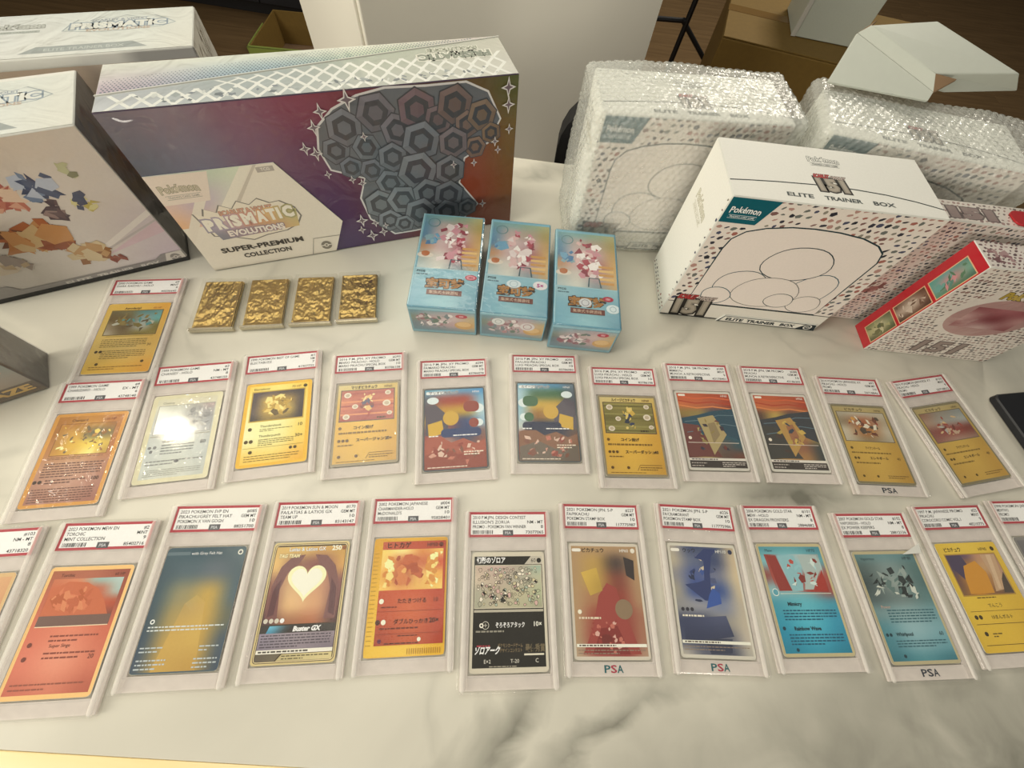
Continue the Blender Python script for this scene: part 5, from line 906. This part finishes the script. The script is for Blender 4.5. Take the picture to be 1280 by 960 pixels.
def pastel_box(label, loc, rz, d, h):
    t = thing('pastel_title_box', label, 'box', loc, rz)
    b = obj('carton', box('carton', 0, 0, .006, .194, d, h, .0014), WHITE_BOARD, t)
    obj('base_tray', box('base_tray', .001, .0006, 0, .1932, d - .001, .0062, .0004), DARK_BOARD, t)['label'] = 'dark grey tray edge at the foot'
    c = Canvas(); pastel_top(c); c.V = [(x, min(y, d * 1000 - .8), z) for x, y, z in c.V]; c.build('top_print', PRINT_FILM, b, m_top(h))
    c = Canvas(); pastel_front(c); c.V = [(x, max(y, 6.6), z) if y < 6.6 else (x, min(y, h * 1000 - .8), z) for x, y, z in c.V]; c.build('front_print', PRINT_FILM, b, m_front())
    c = Canvas(); c.grid(.8, 7, d * 1000 - .8, h * 1000 - .8, [['#7c7870', '#6c6862', '#74706a'], ['#68645e', '#5c5852', '#605c58'], ['#5c5852', '#54504c', '#585450']]); c.shards(20, 30, d * 1000 - 8, 130, ['#4c4a48', '#7c7670', '#5c4440', '#3c3c40'], 20, 9, 3, 2); c.build('right_print', PRINT_FILM, b, m_right(.194))  # the right side's shade is put into these dark greys
    return t
pastel_box('white pastel box with drifting coloured shards, foremost of the two beside the rainbow box', (-.5664, .2038, .0003), .5497, .0895, .1585)
pastel_box('white pastel box standing rearmost, only its pale printed top showing', (-.5330, .3500, .0003), .45, .084, .166)

# shrink-wrapped dark display box at the left edge
def dark_pack():
    t = thing('dark_display_box', 'dark shrink-wrapped display box with gold lettering at the foot, cut by the frame edge', 'box', (-.451, .1235, .0003), .62)
    w, d, h = .14, .044, .095
    b = obj('carton', box('carton', -w, 0, 0, 0, d, h, .001), mat('grey_board', '#5c5650', 0.5), t)
    c = Canvas(); c.grid(-w * 1000 + 1, 1, -1, h * 1000 - 1, [['#54504c', '#6c6862', '#5c5854'], ['#5c6864', '#8c9890', '#6c7470'], ['#8c9c90', '#b8c4b4', '#7c8880'], ['#a8785c', '#c89c78', '#8c8478'], ['#3c3428', '#4c3c28', '#54442c']], 5)
    c.rect(-w * 1000 + 1, 4, -1, 17, '#4a3820'); c.text('BLAZE', -6, 6, 8.4, '#c8a048', 'r', width=52, bold=.05, outline=('#2a1c0c', .05)); c.shards(-90, 26, -4, 60, ['#b8c8bc', '#c89478', '#8c9c90', '#dce0d0'], 24, 7, 3, 3)
    c.build('front_print', PRINT_FILM, b, m_front())
    c = Canvas(); c.grid(1, 1, d * 1000 - 1, h * 1000 - 1, [['#6c5c54', '#74645c'], ['#5c5650', '#66605a'], ['#4a4642', '#54504a']]); c.build('side_print', PRINT_FILM, b, m_right(0))
    f = box('shrink_film', -w - .0008, -.0008, 0, .0012, d + .0008, h + .0008, .002, 2); obj('shrink_film', f, FILM, t)
dark_pack()

# ------------------------------------------------------------------ three blue display boxes
def blue_print_top(c, v):
    W, D = 72, 137
    c.rect(.5, .5, W - .5, D, '#7db4c8'); c.grid(.5, .5, W - .5, 52, [['#a0c8d2', '#8cbcce', '#98c4ce'], ['#80b4c8', '#8abac8', '#7eb0c2'], ['#70aac0', '#92c4d0', '#74a4b8']])
    c.grid(3, 52, W - 2, D - 3, [['#6c9ca4', '#7aa8a8', '#8ca890', '#a8a878'], ['#5c8ca8', '#b8a8a4', '#a89c8c', '#a09458'], ['#5480a0', '#c8b4b4', '#b89ca0', '#b89860'], ['#b88c68', '#c8b0b0', '#a87078', '#c8a468'], ['#a8b4b0', '#d0ccc4', '#b89ca0', '#d0b07c'], ['#b8c8c8', '#d4d8d0', '#8c9ca4', '#c4a87c']], 5)
    # plain stand-in for the picture: rose, white and blue petals
    c.shards(20, 60, 56, 126, ['#a84858', '#e0d4d4', '#c8909c', '#f0ecea', '#8c3c4c', '#d8b8b8'], 46, 5.6, v, 2); c.shards(4, 84, 26, 108, ['#4c7ca8', '#6ca0c0', '#86a8b4'], 10, 5, v + 1, 2)
    c.ell(10, 72, 6, 5, '#b87848'); c.ell(10, 71, 9, 4, '#d8d0c4'); c.ell(10, 73, 4.6, 4, '#b0683c')
    for k in range(5): c.rect(50, 58 + k * 6, 67, 61.4 + k * 6, '#dcb878' if k % 2 else '#c89858')
    c.line([(38, 53), (39, 66), (50, 66), (52, 53)], 1.6, '#44606c'); c.ring(14, 122, 6, 7.2, '#5c848c')
    c.rect(.5, 50.6, W - .5, 51.6, '#a8d0dc'); c.text('PTCG', 4, 46, 2.6, '#38505c', bold=.04); c.body(4, 41.5, 18, 45, 1, '#4c6c7c', 2, .4)
    c.text('宝可梦', 36, 26.5, 9.6, '#a87840', 'c', width=40, bold=.05, outline=('#3c2c24', .07)); c.rect(18, 15.6, 55, 22.6, '#6c3c34'); c.text('集换式卡牌游戏', 36, 17.4, 3.4, '#d8c0a8', 'c', width=31)
    if v == 1: c.ell(63, 42, 6.4, 4, '#b03c50'); c.ell(63, 42, 5, 2.8, '#d8909c'); c.text('151', 63, 40.8, 2.4, '#8c2438', 'c', bold=.05)
    elif v == 2: c.ell(62, 42, 8, 6, '#e4e4e8'); c.text('5×', 62, 39.6, 5, '#b04c8c', 'c', bold=.05); c.ell(33, 41, 8, 5.6, '#d4e4ea'); c.ring(33, 41, 4, 4.6, '#8cb0bc')
    else: c.ell(59, 38, 6, 3.6, '#b03048'); c.text('151', 59, 36.8, 2.6, '#e8c8cc', 'c', bold=.05); c.ell(64, 25, 7.4, 6, '#d8e8ec'); c.ring(64, 25, 3, 3.6, '#7ca4b4'); c.ell(34, 30.5, 7, 6, '#d0d4d8'); c.ring(34, 30.5, 3.6, 4.2, '#6c6c74')
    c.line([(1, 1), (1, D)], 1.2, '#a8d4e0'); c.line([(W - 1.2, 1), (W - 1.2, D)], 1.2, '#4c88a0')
def blue_print_front(c, v):
    c.rect(.5, .5, 71.5, 44, '#6c9cac'); c.grid(2, 5, 70, 39, [['#5c8c9c', '#8ca0a8', '#a89ca4', '#8ca8b0'], ['#6c7c70', '#b8a0a4', '#c8b4b4', '#c0a878'], ['#5c7480', '#9c8c94', '#b89ca0', '#c8a068'], ['#5c7c8c', '#6c8490', '#7c8c94', '#8c9490']], 4)
    c.shards(6, 8, 48, 37, ['#c8b8bc', '#8c5c68', '#5c7468', '#e0d8d8', '#6c7c84', '#a87c84'], 44, 4.0, v + 4, 3); c.ell(58, 17, 10, 7, '#c89c5c'); c.ell(58, 19, 8, 4.6, '#d8b47c')
    if v != 2: c.ell(56, 33, 6.4, 3.4, '#b02c44'); c.text('151', 56, 31.8, 2.4, '#e8c8cc', 'c', bold=.05)
    else: c.ell(52, 25, 8, 7, '#d8d4d4'); c.ring(52, 25, 4, 4.8, '#a06c74'); c.ell(20, 30, 7, 6, '#d8dcdc'); c.ring(20, 30, 3, 3.6, '#8c9c9c')
    c.rect(.5, 40.6, 71.5, 44, '#8cc0d0'); c.rect(.5, .5, 71.5, 4, '#7ca8b8')
blue = ((-.12, .2526, .0956, .0719, .1364, .0468, 'blue foil-wrapped display box nearest the rainbow box, streaked with white glare'), (-.0446, .2600, .064, .0715, .1390, .0445, 'blue foil-wrapped display box between two others, with white round sticker'), (.0330, .2577, .0635, .0722, .139, .0463, 'blue foil-wrapped display box nearest the framed panel box'))
for i, (x, y, rz, w, d, h, lab) in enumerate(blue):
    t = thing('blue_display_box', lab, 'box', (x, y, .0003), rz, 'blue display boxes')
    b = obj('carton', box('carton', 0, 0, 0, w, d, h, .0012), mat('blue_board', '#5f9db6', .35), t)
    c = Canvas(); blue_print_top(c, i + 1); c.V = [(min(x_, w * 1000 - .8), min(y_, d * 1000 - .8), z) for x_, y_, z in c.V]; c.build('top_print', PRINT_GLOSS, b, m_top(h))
    c = Canvas(); blue_print_front(c, i + 1); c.V = [(min(x_, w * 1000 - .8), min(y_, h * 1000 - .8), z) for x_, y_, z in c.V]; c.build('front_print', PRINT_GLOSS, b, m_front())
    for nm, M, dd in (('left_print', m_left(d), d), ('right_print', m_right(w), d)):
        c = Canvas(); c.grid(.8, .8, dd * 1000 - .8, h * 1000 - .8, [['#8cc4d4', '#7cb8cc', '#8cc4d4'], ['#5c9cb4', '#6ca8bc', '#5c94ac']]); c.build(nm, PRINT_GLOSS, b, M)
    obj('shrink_film', box('shrink_film', -.0007, -.0007, .0002, w + .0007, d + .0007, h + .0009, .0016, 2), clear('wrap_film_' + 'abc'[i], (.99, .99, .99), milky=.02, rough=.05, bump=.35, bscale=38, ior=1.4), t)

# ------------------------------------------------------------------ gold cards in acrylic blocks
import mathutils.noise as mn
GOLD = mat('gold_relief', '#b89d60', .28, metal=1.0, grain=.15, gscale=250, bump=.55, bscale=420)
GOLD_RIM = mat('gold_rim', '#c8b27a', .18, metal=1.0, grain=.05)
STEEL = mat('pale_gold_edge', '#cdc4ac', .25, metal=.9, grain=.05)
def relief(w, d, seed, n=58):
    V = []; F = []
    for j in range(n + 1):
        for i in range(n + 1):
            x, y = w * i / n, d * j / n; p = Vector((x * 105 + seed * 9, y * 105, seed))
            e = min(x, w - x, y, d - y); k = min(1, e / .003)
            z = .0011 * k * (mn.noise(p) + .7 * mn.noise(p * 2.6) + .5 * mn.noise(p * 5.5)) + (.0005 if e < .0018 else 0)
            V.append((x, y, z))
    for j in range(n):
        for i in range(n): F.append((j * (n + 1) + i, j * (n + 1) + i + 1, (j + 1) * (n + 1) + i + 1, (j + 1) * (n + 1) + i))
    return mesh('relief', V, F, True)
gold = ((-.353, .2062, .2215, 'gold embossed card in clear block with a smooth hollow, beside the lone brown-picture slab'), (-.3029, .2186, .2471, 'gold embossed card with even pebbly glitter, second from the lone slab'), (-.2543, .2317, .2363, 'gold embossed card with a bright ridge low down, second from the blue boxes'), (-.2058, .2449, .2437, 'bronze-gold embossed card nearest the blue display boxes'))
for i, (x, y, rz, lab) in enumerate(gold):
    t = thing('gold_card_block', lab, 'card', (x, y, .0003), rz, 'gold cards in a row')
    w, d, h = .0475, .0722, .0072
    P = lambda w_, d_, r: rr(w_, d_, r, 3, w / 2, d / 2)
    obj('block', loft('block', [[(a, b_, z) for a, b_ in P(w - 2 * e, d - 2 * e, .0018)] for e, z in ((.0006, 0), (0, .0007), (0, .0060), (.0011, h))]), ACRYL, t)
    pt = obj('gold_plate', box('gold_plate', .0035, .004, .0008, w - .0035, d - .004, .0034, .0003), GOLD_RIM, t)
    o = obj('relief', relief(w - .0075, d - .0086, i + 1), GOLD, pt); o.location = (.00375, .0043, .0042)
    obj('foot_rim', boxes('foot_rim', [(.0012, .0004, .0007, w - .0012, .0034, .0062)], .0005), STEEL, t)['label'] = 'pale metallic bar along the near edge'

# ------------------------------------------------------------------ black things
def case_black():
    t = thing('black_flat_case', 'flat black case lying on the marble, cut by the frame edge beside a tilted slab', 'case', (.548, .279, .0003), .25)
    obj('cover', loft('cover', [[(x, y, z) for x, y in rr(.16 - 2 * e, .098 - 2 * e, .006, 4, .08, -.049)] for e, z in ((.001, 0), (0, .001), (0, .007), (.0012, .0085))]), BLACK_LEATHER, t)
    c = Canvas(); c.rect(30, -38, 36, -36, '#9a9a98'); c.build('mark', PRINT, t, frame_m((0, 0, .0086), (1, 0, 0), (0, 1, 0)))
case_black()
def chair_back():
    # chair pushed in from the far side: its seat is under the table, its low rounded back just clears the edge
    t = thing('black_chair', 'black padded chair behind the table, only a rounded corner of its back showing', 'chair', (.215, .45, -.7455))
    P = rr(.40, .30, .075, 6, 0, .665)
    obj('backrest', loft('backrest', [[(x, y0, z) for x, z in P] for y0 in (.185, .225)]), BLACK, t)
    obj('seat', box('seat', -.21, -.25, .42, .21, .15, .47, .015, 3), BLACK, t)
    for a, b_ in ((-.19, -.22), (.19, -.22), (-.19, .12), (.19, .12)):
        bm = bmesh.new(); rod(bm, (a, b_, 0), (a, b_, .421), .012); obj('leg', bm_mesh(bm, 'leg'), METAL_BLACK, t)
    for a in (-.12, .12):
        bm = bmesh.new(); rod(bm, (a, .13, .45), (a, .19, .55), .01); obj('back_strut', bm_mesh(bm, 'back_strut'), METAL_BLACK, t)
chair_back()

# ------------------------------------------------------------------ background beyond the table
def cabinet():
    t = thing('pale_cabinet', 'plain pale cabinet standing on the floor behind the table', 'cabinet', (-.300, .705, -.7455), .70)
    W = mat('cabinet_paint', '#f0ecdf', .5, grain=.03, gscale=5)
    obj('carcass', box('carcass', 0, 0, 0, .63, .34, 1.10, .003), W, t)
    obj('door', box('door', .004, -.012, .06, .626, -.0005, 1.096, .002), W, t)
    obj('plinth', box('plinth', .01, -.004, .0, .62, -.0004, .055, .001), DARK_BOARD, t)
cabinet()
def dark_sofa():
    t = thing('dark_sideboard', 'long charcoal sideboard standing on the floor at the back of the room', 'sideboard', (-3.3, 2.62, -.7455), -.02)
    M_ = mat('charcoal', '#26262a', .55, grain=.1, gscale=30)
    obj('carcass', box('carcass', 0, 0, .05, 2.55, .5, .78, .01), M_, t)
    for k in range(3): obj('door', box('door', .01 + k * .845, -.018, .06, .85 + k * .845, -.0006, .77, .004), M_, t)
    obj('plinth', box('plinth', .03, .02, 0, 2.5, .46, .05, .002), DARK_BOARD, t)
dark_sofa()
def open_carton():
    t = thing('open_carton', 'shallow open cardboard carton with a green taped rim, on the floor', 'box', (-1.37, 1.98, -.7455), .10)
    w, d, h, th = .42, .36, .14, .006
    obj('bottom', box('bottom', 0, 0, 0, w, d, th, 0), KRAFT_IN, t)
    for L in ((0, 0, th, w, th, h), (0, d - th, th, w, d, h), (0, th, th, th, d - th, h), (w - th, th, th, w, d - th, h)): obj('side_wall', box('side_wall', *L, .001), KRAFT, t)
    G = mat('green_tape', '#8c9a4c', .4)
    obj('rim_tape', boxes('rim_tape', [(-.004, -.004, h - .03, w + .004, -.0005, h + .004), (-.004, -.004, h - .03, -.0005, d * .6, h + .004), (-.004, -.004, h + .0005, w + .004, .012, h + .004)], .0008), G, t)['label'] = 'green and yellow tape along the rim'
open_carton()
def big_carton():
    t = thing('large_carton', 'large closed brown cardboard carton on the floor behind the wrapped boxes', 'box', (.49, 1.63, -.7455), -.20)
    obj('body', box('body', 0, 0, 0, .62, .44, .545, .004), KRAFT, t)
    for y0 in (.001, .2215): obj('top_flap', box('top_flap', .002, y0, .5455, .618, y0 + .2175, .5495, .001), KRAFT, t)
    obj('tape', box('tape', .0, .195, .5497, .62, .245, .5502, 0), mat('parcel_tape', '#75582a', .25), t)
big_carton()
def white_carton():
    t = thing('white_carton', 'white carton standing on the brown cardboard carton', 'box', (.715, 1.695, -.1945), -.12)
    obj('body', box('body', 0, 0, 0, .20, .20, .26, .002), mat('white_carton_board', '#cfd6cc', .5), t)
    obj('corner_strip', box('corner_strip', -.002, -.002, 0, .012, -.0003, .26, .0005), WHITE_BOARD, t)
white_carton()
def stand():
    t = thing('metal_folding_stand', 'thin black metal folding stand beside the brown carton', 'stand', (.62, 2.35, -.7455))
    y = 2.35
    def at(px, py):
        d = R_ * ((px - 640) / FPX) - U_ * ((py - 480) / FPX) + fwd; k = y / d.y; return Vector((d.x * k, 0, HCAM + d.z * k)) - Vector((t.location.x, 0, t.location.z))
    for a, b_, r in (((878, -20), (838, 78), .012), ((820, 23), (858, 26), .010), ((853, 24), (880, 74), .010)):
        p, q = at(*a), at(*b_)
        if q.z < .012: q = p + (q - p) * ((p.z - .012) / (p.z - q.z))
        elif r != .010 or b_ != (858, 26):
            q = p + (q - p) * ((p.z - .012) / (p.z - q.z))
        bm = bmesh.new(); rod(bm, p, q, r); obj('bar', bm_mesh(bm, 'bar'), METAL_BLACK, t)
stand()

def small_triangle():  # small flat white triangle resting on the blue-grey slab
    P = [unproj(*q, .0068) for q in ((1128, 693), (1151, 691.5), (1148, 679))]
    o = obj('white_triangle', mesh('white_triangle', [p + Vector((0, 0, e)) for e in (0, .0003) for p in P], [(2, 1, 0), (3, 4, 5), (0, 1, 4, 3), (1, 2, 5, 4), (2, 0, 3, 5)]), WHITE_BOARD)
    tag(o, 'tiny white paper lying on the blue-grey card slab', 'sliver')
small_triangle()
